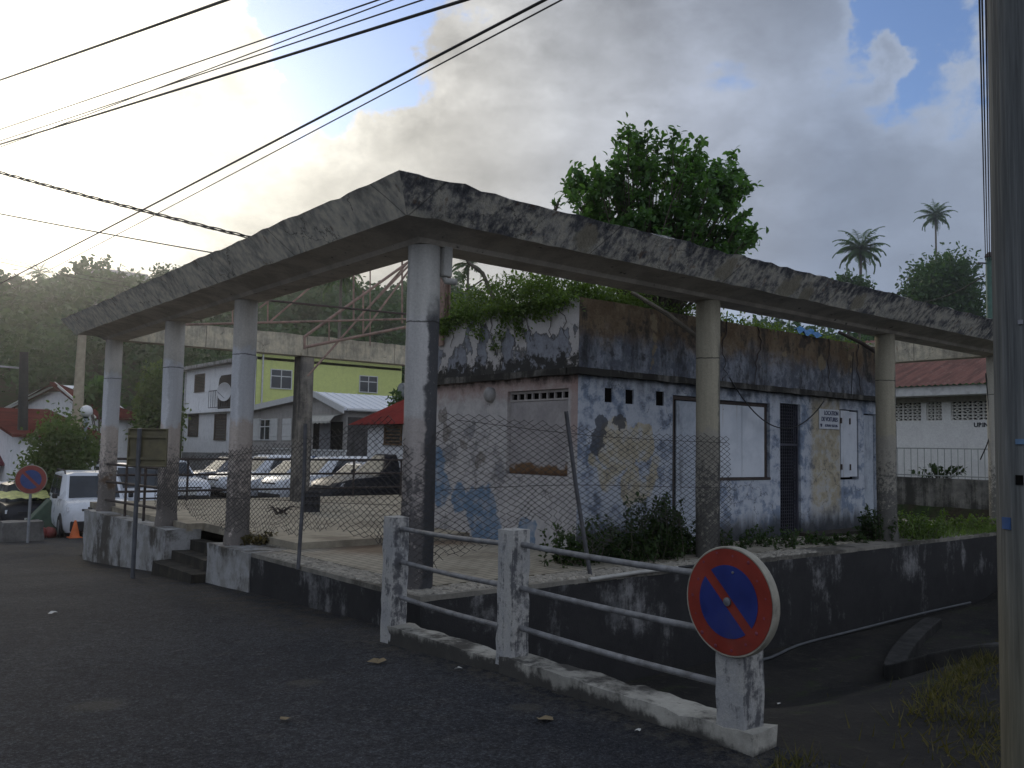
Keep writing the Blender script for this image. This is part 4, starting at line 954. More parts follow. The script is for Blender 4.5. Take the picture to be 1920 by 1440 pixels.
rv = root('climbing_vine', 'dark straggling creeper along the mouldy parapet above the side doors', 'vine', (7.5, KY+.5, KP))
P = []
for k in range(230):
    x = rng.uniform(KX+.2, KX1); y = KY+.15+abs(rng.normal())*.9; hh = (.32*math.exp(-((x-4)/2.0)**2)+.14); P.append(np.array([x, y, KP-.06+rng.random()*hh])+rng.normal(size=(55, 3))*np.array([.16, .13, .05]))
P = np.concatenate(P); n = len(P)
adopt(fastmesh('foliage', leaves(P, rng.normal(size=(n, 3))+np.array([0, -.3, .5]), rng.uniform(.04, .085, n), rng.uniform(.02, .045, n), .2, up=np.array([0, -.3, 1.0])), 6, ML_VINE), rv)
b = MB()
for x in (6.3, 7.1, 9.2, 10.2):
    z = KP; xx = x; pts = []
    for k in range(14): pts.append((xx, KY-.06, z)); z -= .075; xx += rng.normal()*.05
    adopt(MB().tube(pts, np.linspace(.012, .004, 14), 5).build('stem', M_RUSTFR), rv)
# blue tarpaulin scrap on the roof edge
q = pl(1515, 622, 1, KY); b = MB(); N = 12
for i in range(N+1):
    for j in range(5): b.v.append((q[0]-.38+.76*i/N, KY-.08+.03*j, q[2]-.07+.03*j+.03*math.sin(i*1.3+j)+.015*rng.normal()))
b.f = [(i*5+j, (i+1)*5+j, (i+1)*5+j+1, i*5+j+1) for i in range(N) for j in range(4)]
tag(b.build('tarpaulin_scrap', plain('blue_plastic', (.04, .16, .36), .5, .2), None, True), 'scrap of crumpled blue plastic caught on the kiosk roof edge', 'tarpaulin')

# weeds at the kiosk foot
def weed(x, y, h, n, lab, spread=.35, z=-.02, mat=ML_WEED, leaf=.075):
    r = None; LV = []; tb = MB(); r = root('weed', lab, 'weed', (x, y, z))
    for _ in range(int(n*1.6)):
        b0 = np.array([x+rng.normal()*spread*.55, y+rng.normal()*spread*.35, z]); hh = h*rng.uniform(.3, 1.0); e = b0+np.array([rng.normal()*.1, rng.normal()*.1, hh]); tb.tube([b0, (b0+e)/2+rng.normal(size=3)*.02, e], [.005, .004, .002], 4)
        k = int(14+hh*60); t = rng.random(k)[:, None]; P = b0+(e-b0)*t+rng.normal(size=(k, 3))*.02; LV.append(leaves(P, rng.normal(size=(k, 3))+np.array([0, 0, .35]), leaf*rng.uniform(.5, 1.2, k), leaf*.5*rng.uniform(.6, 1.2, k), .2, up=np.array([0, 0, 1.0]), droop=.15))
    adopt(tb.build('stem', M_BARK), r); r.children[0]['kind'] = 'stuff'; adopt(fastmesh('foliage', np.concatenate(LV), 6, mat), r)
weed(2.55, .45, .50, 20, 'low bushy weed by the foot of the leaning fence post', .4)
weed(3.25, .35, .62, 26, 'bushy weed against the kiosk corner', .45)
weed(3.95, .30, .85, 30, 'tall upright weed below the faded yellow wall paint', .45)
weed(4.75, .45, .55, 22, 'leafy weed in front of the dark door gap', .45)
weed(5.6, .45, .30, 12, 'low weed under the blank white door behind the mesh column', .5)
weed(6.6, .45, .28, 16, 'dark weed spreading below the wide white shuttered window', .6)
weed(7.5, .25, .16, 10, 'creeping weed beside the grille door', .5)
weed(8.3, .05, .14, 10, 'flat weed on the ledge before the grille door', .5)
weed(9.0, .1, .55, 22, 'weed clump growing against the column beside the narrow shutters', .28)
weed(10.2, -.1, .45, 26, 'ragged green weed behind the far side column', .6, mat=ML_VINE)
weed(11.6, .3, .30, 24, 'lush green weed along the platform edge before the white building', .8, mat=ML_VINE)
weed(12.7, .0, .26, 20, 'grassy weed at the foot of the end column', .6, mat=ML_VINE)
weed(.24, 4.38, .16, 10, 'dry grassy tuft beside the second front column', .08, mat=ML_DRY)
def grass(name, pts, h, w_, mat, label):
    P = np.array(pts); n = len(P); d = unit(rng.normal(size=(n, 3))*np.array([.6, .6, .15])+np.array([0, 0, 1.0])); s_ = unit(np.cross(d, rng.normal(size=(n, 3)))); hh = (h*rng.uniform(.4, 1.2, n))[:, None]
    V = np.stack([P-s_*w_, P+s_*w_, P+d*hh+rng.normal(size=(n, 3))*.02], 1).reshape(-1, 3)
    return tag(fastmesh(name, V, 3, mat), label, 'grass', None, 'stuff')
def scat(n, cx, cy, sx, sy): return np.stack([rng.normal(cx, sx, n), rng.normal(cy, sy, n)], 1)
xy = np.concatenate([np.stack([np.linspace(1.0, 4.2, 1100)+rng.normal(size=1100)*.15, np.linspace(-4.55, -3.75, 1100)+rng.normal(size=1100)*.10], 1), scat(350, 1.2, -4.9, .5, .18), scat(420, 5.3, -4.6, 1.0, .5), scat(70, -.62, -4.66, .10, .05), scat(160, .6, -5.3, .4, .2), scat(500, 5.8, -3.6, 1.2, .5)])
grass('grass', np.column_stack([xy, surf(xy[:, 0], xy[:, 1])]), .11, .006, leaf_mat('grass_ditch', (.055, .058, .018), (.11, .095, .035), (1.2, 1.2, .7), 2.0), 'dry yellow-green grass strip along the ditch by the wooden pole')
xy = np.concatenate([np.stack([rng.uniform(13.3, 17.4, 2600), rng.uniform(-.4, 9, 2600)], 1)]); grass('grass', np.column_stack([xy, surf(xy[:, 0], xy[:, 1])]), .24, .012, ML_VINE, 'rough grass growing below the stained retaining wall')
xy = np.concatenate([np.stack([rng.uniform(9.6, 13.9, 2400), rng.uniform(-.4, .7, 2400)], 1)]); grass('grass', np.column_stack([xy, np.full(len(xy), -.03)]), .16, .010, ML_VINE, 'green grass overgrowing the platform floor near the end column')

# ================================================================== right-hand side
M_WOOD = None
def polemat(name, c1, c2, low, sc=22):
    a = Mat(name); z = a.sep(a.pos)[2]; g = a.streaks(sc, .5, 6, .65); n = a.noise(a.pos, 1.2, 5, .6); f = a.noise(a.map(a.pos, scale=(90, 90, 3)), 1, 3, .6)
    c = a.mix(a.ss(g, .36, .64), c1, c2); c = a.mix(a.math('MULTIPLY', a.ss(z, 1.5, .0), .7), c, low); c = a.mix(1.0, c, a.ramp(f, [(.3, .75), (.7, 1.2)]), 'MULTIPLY')
    return a.done(c, .9, a.math('ADD', g, f), .6, .01, spec=.15)
M_WOOD = polemat('pole_wood', (.095, .10, .10), (.15, .155, .15), (.15, .135, .085))
pr = root('utility_pole', 'thick weathered wooden utility pole standing by the ditch with blue paint mark', 'utility pole', (-.30, -5.72, -.45))
pb = np.array(dep(1946, 1300, 4.05))[:2]
b = MB(); b.tube([(pb[0]+.0, pb[1], -.5), (pb[0], pb[1], .8), (pb[0], pb[1], 3), (pb[0]+.01, pb[1], 9.2)], [.158, .154, .147, .125], 40); adopt(b.build('shaft', M_WOOD, None, 60), pr)
def on_pole(u, v, w_, h_, name, mat):
    d = ray(u, v); o = CAM[:2]; dd = d[:2]; rr = .152
    A = dd@dd; Bq = 2*dd@(o-pb); Cq = (o-pb)@(o-pb)-rr*rr; disc = Bq*Bq-4*A*Cq
    if disc < 0: return
    t = (-Bq-math.sqrt(disc))/(2*A); p = CAM+d*t; nn = unit(np.array([*(p[:2]-pb), 0])); th = math.atan2(nn[1], nn[0])
    b = MB(); K = 8; hw = w_/2/rr
    for i in range(K+1):
        a_ = th-hw+2*hw*i/K
        for r_ in (.150, .160):
            for z in (p[2]-h_/2, p[2]+h_/2): b.v.append((pb[0]+r_*math.cos(a_), pb[1]+r_*math.sin(a_), z))
    for i in range(K):
        k = i*4; b.f += [(k+2, k+6, k+7, k+3), (k+1, k+5, k+7, k+3), (k, k+4, k+6, k+2)]
    b.f += [(0, 2, 3, 1), (K*4, K*4+1, K*4+3, K*4+2)]
    adopt(b.build(name, mat), pr)
M_BLUEP = plain('blue_mark', (.03, .075, .19), .7, .3)
on_pole(1914, 828, .04, .024, 'tag_plate', plain('pale_blue_tag', (.10, .17, .26), .7, .2)); on_pole(1912, 900, .03, .045, 'hole_shade_patch', M_DARK)  # the dark patch stands in for the shade in a hole
on_pole(1888, 981, .045, .055, 'paint_mark', M_BLUEP); on_pole(1914, 604, .02, .02, 'nail_cap', MATS['bolt_steel'])
# curved ditch kerb
pts = [(3.5+5.2*t*t, -4.3+3.3*t**.8) for t in np.linspace(0, 1, 16)][::-1]
b = MB()
for i, (x, y) in enumerate(pts):
    d = np.array(pts[min(i+1, 15)])-np.array(pts[max(i-1, 0)]); d /= np.linalg.norm(d); nn = np.array([-d[1], d[0]]); z = float(surf(x, y))
    for s_, zz in ((-.12, -.3), (-.12, .13), (.12, .13), (.12, -.3)): b.v.append((x+nn[0]*s_, y+nn[1]*s_, z+zz))
b.f = [(i*4+j, (i+1)*4+j, (i+1)*4+(j+1) % 4, i*4+(j+1) % 4) for i in range(15) for j in range(4)]+[(0, 1, 2, 3), (63, 62, 61, 60)]
tag(b.build('ditch_kerb', weathered('ditch_kerb', (.045, .043, .04), (.03, .029, .027), (.014, .014, .013), .8, 2.2), None, False, .02), 'curved low concrete kerb at the edge of the dark ditch', 'kerb')
# hose along the foot of the wall
pts = [(x, -.56-.25*math.exp(-((x-4.6)/.8)**2), float(surf(x, -.6))+.02+.05*sst(5.5, 10, x)) for x in np.linspace(4.2, 11, 24)]
tag(MB().tube(pts, .018, 8).build('hose', plain('hose_grey', (.075, .08, .085), .6, .3), None, 40), 'dark hose lying along the foot of the platform wall', 'hose')
# white pipe and dangling cable on the platform edge by the sign
cp = root('pipe', 'short white pipe with black cable drooping over the platform edge behind the round sign', 'pipe', (3.0, -.5, .0))
adopt(MB().tube([(1.9, -.50, -.02), (2.7, -.50, .0), (3.35, -.5, .0)], .022, 8).build('tube', plain('pvc', (.34, .33, .30), .6, .3), None, 40), cp)
adopt(MB().tube([(3.35, -.5, 0), (3.7, -.54, .01), (4.0, -.56, -.1), (4.2, -.56, -.32), (4.3, -.55, -.6)], .018, 8).build('cable', plain('black_cable', (.015, .015, .016), .6, .2), None, 40), cp)
M_CAB = MATS['black_cable']
def sagcable(a, c, sag, r, lab, n=26, mat=None, name='cable'):
    a = np.array(a, float); c = np.array(c, float); t = np.linspace(0, 1, n)[:, None]; p = a+(c-a)*t; p[:, 2] -= (4*sag*t*(1-t))[:, 0]
    return tag(MB().tube(p, r, 6).build(name, mat or M_CAB, None, True), lab, 'cable')
sagcable(pl(1368, 708, 1, KY-.12), pl(1545, 752, 1, KY-.12), .62, .010, 'black cable drooping across the grille door from the kiosk ledge')
sagcable(pl(1600, 660, 1, KY-.1), pl(1596, 742, 1, KY-.1), .0, .008, 'thin cable hanging down the mouldy parapet above narrow shutters')

# white public building with pierced blocks
wb = root('white_building', 'white single-storey building with pierced block vents and rusty red metal roof', 'building', (19.8, 4, .7))
BX = 19.8; M_WALLW = weathered('white_wall', (.78, .77, .73), (.74, .725, .69), (.20, .19, .17), .3, 3.1, thr=(.55, .7))
def bz(v, u=1700): return pl(u, v, 0, BX)[2]
ztop, zeave, zb0, zb1 = bz(772), bz(745), bz(790), bz(752)
def by(u): return pl(u, 800, 0, BX)[1]
gaps = [(by(1727), by(1640)), (by(1766), by(1737)), (by(1905), by(1783))]
zA, zB = bz(789, 1740), bz(753, 1740)
Y0b, Y1b = -6.0, 9.0
b = MB(); wall(b, (BX, Y0b, 0), (0, 1, 0), Y1b-Y0b, .3, zeave-.1, [(a-Y0b, c-Y0b, zA, zB) for a, c in gaps], (-1, 0, 0), .2); b.box((BX+.21, Y0b, .3), (BX+6, Y1b, zeave-.1)); adopt(b.build('wall', M_WALLW), wb)
b = MB(); b.box((BX-.62, Y0b-.3, zeave-.02), (BX+.3, Y1b+.3, zeave+.24)); adopt(b.build('eaves_beam', plain('eave_white', (.58, .575, .55), .8, .12, dirt=.25), None, False, .015), wb)
b = MB(); b.box((BX-.12, Y0b, zeave-.16), (BX-.001, Y1b, zeave-.021)); adopt(b.build('lintel', plain('lintel_grey', (.30, .28, .24), .9, .25)), wb)
def blockmesh(wd, ht):                              # a pierced block: rim, cross bars and a diamond in the middle
    b = MB(); t = .02; dpt = .09
    def bx(y0, z0, y1, z1): b.box((0, y0, z0), (dpt, y1, z1))
    bx(0, 0, wd, t); bx(0, ht-t, wd, ht); bx(0, t, t, ht-t); bx(wd-t, t, wd, ht-t)
    cy, cz = wd/2, ht/2; q = .36
    dm = [(cy-wd*q, cz), (cy, cz+ht*q*.9), (cy+wd*q, cz), (cy, cz-ht*q*.9)]; di = [(cy-wd*q*.5, cz), (cy, cz+ht*q*.40), (cy+wd*q*.45, cz), (cy, cz-ht*q*.40)]
    for i in range(4):
        a, c, d, e = dm[i], dm[(i+1) % 4], di[(i+1) % 4], di[i]; b.prism([(0, *a), (0, *c), (0, *d), (0, *e)], (dpt, 0, 0))
    bx(t, cz-.014, cy-wd*q*.8, cz+.014); bx(cy+wd*q*.8, cz-.014, wd-t, cz+.014); bx(cy-.012, t, cy+.012, cz-ht*q*.7); bx(cy-.012, cz+ht*q*.7, cy+.012, ht-t)
    me = b.mesh('breeze_block'); fixnormals(me); return me
M_BLK = plain('block_white', (.66, .64, .58), .85, .15)
bh = (zB-zA)/3
for (a, c) in gaps:
    k = max(1, int(round((c-a)/.27))); bw = (c-a)/k; bme = blockmesh(bw-.003, bh-.003); bme.materials.append(M_BLK)
    for i in range(k):
        for j in range(3):
            y = c-(i+1)*bw
            o = bpy.data.objects.new('breeze_block', bme); COL.objects.link(o); o.location = (BX+.06, y, zA+j*bh); adopt(o, wb)
b = MB(); b.box((BX+.19, Y0b+.1, zA-.05), (BX+.205, Y1b-.1, zB+.05)); adopt(b.build('interior', M_DARK), wb)
def rusty_roof():
    a = Mat('rusty_roof'); p = a.pos; n = a.noise(a.map(p, scale=(.35, 3.0, .35)), 1.6, 7, .65); n2 = a.noise(p, 5, 6, .65)
    c = a.mix(a.ss(n, .36, .62), (.20, .085, .062), (.11, .050, .036)); c = a.mix(a.math('MULTIPLY', a.ss(n2, .55, .7), .6), c, (.24, .15, .12))
    return a.done(c, .75, n2, .3, .01, spec=.3)
MR = rusty_roof(); b = MB(); K = 190; rise, run = 2.3, 6.0
for i in range(K+1):
    y = Y0b-.3+(Y1b-Y0b+.6)*i/K; zz = .022*math.cos(i*math.pi/1.0)
    for x, z in ((BX-.72, zeave+.26), (BX+run, zeave+.26+rise)): b.v.append((x, y, z+zz))
b.f = [(2*i, 2*i+1, 2*i+3, 2*i+2) for i in range(K)]
adopt(b.build('roof', MR), wb)
text_part('URINOIRS', .165, plain('black_letters', (.03, .03, .035), .6, .2), Matrix.Translation((BX-.004, by(1853), bz(797, 1840))) @ Matrix.Rotation(R(-90), 4, 'Z') @ Matrix.Rotation(R(90), 4, 'X'), wb, bold=.006)
o = [c for c in wb.children if c.name.startswith('lettering')][0]; o.parent = None; adopt(o, wb)
RWX = 17.6; rz_t = pl(1770, 897, 0, RWX)[2]
tag(rough_box('retaining_wall', (RWX, -6, -.6), (RWX+.25, 11, rz_t), weathered('retaining', (.24, .225, .195), (.16, .15, .135), (.04, .038, .033), .9, 9.9, zdark=(-.2, .5, .04), thr=(.43, .56)), .3, .01), 'mould-stained retaining wall below the white building railing', 'wall')
rr_ = root('railing', 'thin pale metal railing on top of the stained retaining wall', 'railing', (RWX+.12, 3, rz_t)); M_RW = plain('pale_rail', (.30, .31, .28), .6, .2); zt_ = pl(1770, 841, 0, RWX+.12)[2]
for z in (rz_t+.06, zt_): adopt(MB().tube([(RWX+.12, -5, z), (RWX+.12, 8, z)], .016, 6).build('rail', M_RW), rr_)
yy = [pl(1683+12.6*i, 870, 0, RWX+.12)[1] for i in range(-2, 18)]
for y in yy: adopt(MB().tube([(RWX+.12, y, rz_t-.05), (RWX+.12, y, zt_)], .010, 6).build('baluster', M_RW), rr_)
pb_ = pl(1762, 893, 0, RWX+.5); rosette_shrub('leafy_plant', 'dark leafy plant growing behind the railing on the retaining wall', (RWX+.45, pb_[1], rz_t-.1), [(RWX+.45+rng.normal()*.15, pb_[1]+rng.normal()*.38, rz_t+rng.uniform(0, .32)) for _ in range(30)], .14, .07, 7, ML_WEED, trunk_r=.008)
# slim green pole with service cables
gp = root('utility_pole', 'slim green metal service pole behind the canopy end with cable clamps', 'utility pole', (18.2, 1.9, -.1))
gx, gy = 18.22, 1.9; ztp = pl(1857, 483, 0, gx)[2]
adopt(MB().tube([(gx, gy, -.15), (gx, gy, ztp-.35), (gx, gy, ztp)], [.11, .10, .095], 16).build('shaft', plain('green_paint', (.075, .14, .11), .6, .25, dirt=.4), None, 50), gp)
b = MB(); b.lathe([(.10, 0), (.12, .02), (.10, .08), (.04, .14), (0, .15)], c=(gx, gy, ztp), n=16); adopt(b.build('cap', M_RAILD, None, 40), gp)
for z, sgn in ((ztp-.15, 1), (ztp-.5, -1)):
    adopt(MB().tube([(gx, gy, z), (gx-.18, gy+.22*sgn, z+.03)], .022, 6).build('clamp', MATS['bolt_steel'], None, 40), gp)
top = np.array([gx, gy, ztp-.05])
for k, (u, v, d) in enumerate(((1836, -20, 9), (1841, -20, 9.2), (1848, -20, 8.8), (1856, -30, 9.0))):
    t0 = top+np.array([0, .1-.05*k, 0]); e0 = dep(u, v, d)
    sagcable(t0, e0+(e0-t0)*1.1, .06, .010 if k < 3 else .016, ['thin service cable rising from green pole, outermost strand', 'thin service cable rising from green pole, second strand', 'thin service cable rising from green pole, third strand', 'thick service cable rising from green pole nearest the wooden pole'][k])
sagcable(top-np.array([0, 0, .3]), dep(1735, 566, 24.5), .12, .012, 'pale service cable running from the green pole behind the canopy')
wc = pl(1848, 700, 0, XD-.1)
pts = [wc, pl(1852, 740, 0, XD-.12), pl(1856, 790, 0, XD-.12), pl(1857, 815, 0, XD-.1), pl(1850, 835, 0, XD-.12), pl(1838, 862, 0, XD-.15)]
tag(MB().tube(pts, .012, 6).build('cable', M_CAB, None, True), 'frayed black cable dangling beside the end column of the canopy', 'cable')
# ================================================================== vehicles
M_GLASS = None
def glassmat():
    a = Mat('car_glass'); n = a.noise(a.tc, 2, 3, .5)
    return a.done(a.mix(a.ss(n, .4, .6), (.012, .016, .022), (.02, .026, .034)), .10, spec=.38)
M_GLASS = glassmat(); M_TYRE = plain('tyre', (.014, .014, .015), .85, .3); M_RIM = plain('rim', (.25, .25, .26), .35, .2, metal=.7); M_BLKP = plain('black_plastic', (.018, .018, .02), .6, .25)
M_LAMP = plain('headlight', (.45, .46, .48), .15, .2, spec=.6); M_PLATE = plain('plate_white', (.55, .55, .52), .5, .1)
def carpaint(name, col): return MATS.get(name) or plain(name, col, .30 if col[0] > .1 else .42, .06, scale=1.5, spec=.5 if col[0] > .1 else .2)
def car(label, pos, yaw, L, W, Hh, paint, name='parked_car', hood=.95, belt=1.0, xw=.20, xtf=.06, xtr=-.36, xr=-.46, rack=False, dark_low=True, group=None, clad=False, boxy=0.0):
    t = thing(name, label, 'van' if name == 'parked_van' else 'car', pos, yaw, group); w_ = W/2; b = MB(); S = []
    st = [(-.5, .84, .38, belt-.10), (-.485, .93, .30, belt-.02), (-.44, .98, .24, belt), (-.30, 1, .20, belt), (-.10, 1, .20, belt), (.08, 1, .20, belt), (xw, 1, .20, belt), (xw+.05, .995, .20, belt-(belt-hood)*.35), (.36, .985, .21, hood), (.43, .95, .22, hood-.06), (.475, .88, .24, hood-.16), (.5, .74, .30, hood-.30)]
    for fx, fw, zb, zt in st:
        w2 = w_*fw; h = [(0, zb), (w2*.90, zb), (w2*.97, zb+.10), (w2, zb+.28), (w2*.995, (zb+zt)/2+.1), (w2*.96, zt-.09), (w2*.90, zt-.015), (w2*.55, zt+.015), (0, zt+.025)]
        ring = [(fx*L, y, z) for y, z in h]+[(fx*L, -y, z) for y, z in h[-2:0:-1]]; S.append(ring)
    k = len(S[0])
    for r_ in S: b.v += r_
    b.f = [(i*k+j, (i+1)*k+j, (i+1)*k+(j+1) % k, i*k+(j+1) % k) for i in range(len(S)-1) for j in range(k)]+[tuple(range(k)), tuple((len(S)-1)*k+j for j in range(k))[::-1]]
    b.build('body', paint, t, 35)
    # cabin
    bw_, tw = w_*(.895+.07*boxy), w_*(.70+.14*boxy); zb_, zr = belt-.03, Hh-.06
    base = [(xw*L, bw_*.86), ((xw-.07)*L, bw_), ((xr+.06)*L, bw_), (xr*L, bw_*.88)]; topp = [(xtf*L, tw*.88), ((xtf-.05)*L, tw), ((xtr+.05)*L, tw), (xtr*L, tw*.9)]
    def loop(pts, z): return [(x, y, z) for x, y in pts]+[(x, -y, z) for x, y in pts[::-1]]
    c = MB(); r0 = loop(base, zb_); r1 = loop(topp, zr); r2 = loop([(x*.97+(.03*(xtf+xtr)/2*L), y*.72) for x, y in topp], Hh)
    c.v = r0+r1+r2; c.f = [(i, (i+1) % 8, 8+(i+1) % 8, 8+i) for i in range(8)]+[(8+i, 8+(i+1) % 8, 16+(i+1) % 8, 16+i) for i in range(8)]+[tuple(16+i for i in range(8))]
    c.build('cabin', paint, t, 30)
    def patch(nm, A, B, C_, D_, f=(.06, .06, .10, .07), off=.010):
        A, B, C_, D_ = map(np.array, (A, B, C_, D_)); lo = lambda p, q, s_: p+(q-p)*s_
        a1 = lo(lo(A, B, f[0]), lo(D_, C_, f[0]), f[2]); b1 = lo(lo(A, B, 1-f[1]), lo(D_, C_, 1-f[1]), f[2]); c1 = lo(lo(A, B, 1-f[1]), lo(D_, C_, 1-f[1]), 1-f[3]); d1 = lo(lo(A, B, f[0]), lo(D_, C_, f[0]), 1-f[3])
        nn = np.cross(b1-a1, d1-a1); nn = nn/np.linalg.norm(nn); ctr = np.array([(xtf+xtr)/2*L, 0, belt+.2]); nn = nn if (a1-ctr)@nn > 0 else -nn
        q = MB(); q.prism([a1-nn*.01, b1-nn*.01, c1-nn*.01, d1-nn*.01], nn*(off+.01)); q.build(nm, M_GLASS, t)
    patch('windshield', r0[7], r0[0], r1[0], r1[7], (.05, .05, .06, .06)); patch('rear_window', r0[3], r0[4], r1[4], r1[3], (.08, .08, .25, .10))
    for i0, i1 in ((1, 2), (6, 5)):
        A, B, C_, D_ = np.array(r0[i0]), np.array(r0[i1]), np.array(r1[i1]), np.array(r1[i0]); m0 = A+(B-A)*.5; m1 = D_+(C_-D_)*.5
        patch('side_window', A, m0, m1, D_, (.10, .05, .10, .08)); patch('side_window', m0, B, C_, m1, (.05, .12, .10, .08))
    R_ = .31 if Hh < 1.6 else .345
    for sx in (-.31, .315):
        for sy in (-1, 1):
            a = MB(); a.lathe([(R_*1.16, 0), (R_*1.16, .02), (0, .02)], n=24); me = a.mesh('wheel_arch'); me.transform(Matrix.Translation((sx*L, sy*(w_-.012), R_)) @ Matrix.Rotation(R(-90*sy), 4, 'X')); link('wheel_arch', me, M_BLKP, t)
            a = MB(); a.lathe([(R_*.6, -.10), (R_*.93, -.10), (R_, -.07), (R_, .02), (R_*.93, .045), (R_*.66, .035), (R_*.6, .02)], n=24); me = a.mesh('wheel'); me.transform(Matrix.Translation((sx*L, sy*(w_-.01), R_)) @ Matrix.Rotation(R(-90*sy), 4, 'X')); wh = link('wheel', me, M_TYRE, t, 40)
            a = MB(); a.lathe([(R_*.63, .018), (R_*.60, .036), (R_*.5, .026), (R_*.15, .034), (0, .034)], n=20); me = a.mesh('rim'); me.transform(Matrix.Translation((sx*L, sy*(w_-.01), R_)) @ Matrix.Rotation(R(-90*sy), 4, 'X')); o = link('rim', me, M_RIM, wh, 40)
    for sy in (-1, 1):
        a = MB(); y0, y1 = sorted((sy*w_*.52, sy*w_*.90)); a.prism([(.462*L, y0, hood-.28), (.448*L, y1, hood-.25), (.425*L, y1, hood-.13), (.452*L, y0, hood-.17)], (.03*L*.6, 0, -.005)); a.build('headlight', M_LAMP, t)
        a = MB(); a.box((xw*L-.30, sy*(w_+.10)-.07, belt+.0), (xw*L-.18, sy*(w_+.10)+.07, belt+.15)); a.build('mirror', M_BLKP if clad else paint, t, False, .03)
    a = MB(); a.box((.452*L, -w_*.50, hood-.36), (.4985*L, w_*.50, hood-.22)); a.build('grille', M_BLKP, t, False, .015)
    a = MB(); a.box((.44*L, -w_*.80, .27), (.503*L, w_*.80, .27+(.30 if clad else .16))); a.build('bumper', M_BLKP, t, False, .04)
    a = MB(); a.box((.503*L, -.26, .44), (.509*L, .26, .55)); a.build('number_plate', M_PLATE, t)
    if rack:
        for sy in (-1, 1): a = MB(); a.tube([(xtf*L-.15, sy*tw*.93, Hh-.03), (xtf*L-.3, sy*tw*.93, Hh+.05), (xtr*L+.3, sy*tw*.93, Hh+.05), (xtr*L+.15, sy*tw*.93, Hh-.03)], .022, 6); a.build('roof_rail', M_BLKP, t, 40)
    a = MB(); a.tube([(xtf*L-.1, .1, Hh-.01), (xtf*L-.25, .1, Hh+.2)], .008, 5); a.build('aerial', M_BLKP, t)
    return t
WHITE, SILV, BLACK, GREY, BLUEC = carpaint('paint_white', (.52, .54, .57)), carpaint('paint_silver', (.33, .35, .38)), carpaint('paint_black', (.012, .013, .018)), carpaint('paint_grey', (.12, .125, .135)), carpaint('paint_blue', (.05, .08, .16))
GRP = 'cars parked in a row behind the pavilion'
def row(u, v, y, L, W, Hh, paint, label, yaw=math.pi, **k):
    x = pl(u, v, 1, y)[0]; c = (x+L/2, y); car(label, (c[0], c[1], float(surf(*c))), yaw, L, W, Hh, paint, **k)
row(600, 915, 15.3, 4.7, 1.95, 1.80, BLACK, 'black sport utility vehicle parked nearest the back railing', hood=1.08, belt=1.13, xw=.20, xtf=.05, xtr=-.40, xr=-.48, rack=True, group=GRP)
row(566, 925, 17.4, 4.0, 1.75, 1.46, SILV, 'silver hatchback squeezed beside the black sport utility vehicle', math.pi-.04, hood=.86, belt=.92, group=GRP)
row(500, 925, 19.5, 4.4, 1.85, 1.60, WHITE, 'white crossover car seen past the square column', math.pi+.03, hood=.98, belt=1.02, group=GRP)
row(450, 920, 21.8, 4.2, 1.8, 1.48, SILV, 'silver sedan with dark grille beside the white crossover', math.pi, hood=.88, belt=.94, group=GRP)
row(395, 920, 24.0, 4.3, 1.8, 1.58, WHITE, 'white hatchback behind the third front column', math.pi+.05, hood=.92, belt=.98, group=GRP)
row(330, 925, 26.2, 4.1, 1.78, 1.5, GREY, 'dark grey car half hidden by the outer railing', math.pi, hood=.88, belt=.94, group=GRP)
row(560, 900, 24.6, 4.3, 1.8, 1.55, WHITE, 'white car in the second row before the grey house balustrade', math.pi, hood=.92, belt=.98, group='cars in the second parking row')
row(470, 897, 27.2, 4.3, 1.8, 1.5, BLUEC, 'dark blue car in the second row near the white house', math.pi, hood=.9, belt=.96, group='cars in the second parking row')
def vanat(u, v, d, yaw, label, L=4.4, W=1.85, Hh=1.86, paint=None, **k):
    p = dep(u, v, d); g = float(surf(p[0], p[1])); car(label, (p[0], p[1], g), yaw, L, W, Hh, paint or WHITE, **k)
VK = dict(name='parked_van', hood=1.12, belt=1.13, xw=.25, xtf=.10, xtr=-.46, xr=-.495, rack=True, clad=True, boxy=1.0)
vanat(166, 960, 26.5, R(-96), 'white minivan with black bumper parked facing the road beside the orange cone', **VK)
vanat(248, 950, 28.5, R(-92), 'white van partly hidden behind the outermost front column', **VK)
vanat(312, 945, 30.5, R(-90), 'white estate car behind the outer pipe railing', L=4.3, W=1.8, Hh=1.55, hood=.92, belt=.98)
vanat(8, 940, 33.0, R(-88), 'white car at the roadside beyond the concrete block', L=4.3, W=1.8, Hh=1.62, hood=.95, belt=1.0, rack=True)
vanat(46, 955, 30.5, R(-93), 'dark car with yellow patterned bonnet behind the concrete block', L=4.2, W=1.8, Hh=1.6, paint=BLACK, hood=.98, belt=1.0)
p = dep(50, 938, 29.0)
cov = MB(); N = 10
for i in range(N+1):
    for j in range(5): cov.v.append((p[0]-.75+1.5*i/N, p[1]+.05+.22*j, p[2]+.06+.05*j+.03*math.sin(i*2.1+j*1.7)))
cov.f = [(i*5+j, (i+1)*5+j, (i+1)*5+j+1, i*5+j+1) for i in range(N) for j in range(4)]
tag(cov.build('car_cover', plain('yellow_cloth', (.42, .42, .16), .7, .45, scale=5), None, True), 'pale yellow cloth lying over the bonnet of the dark car', 'cover')

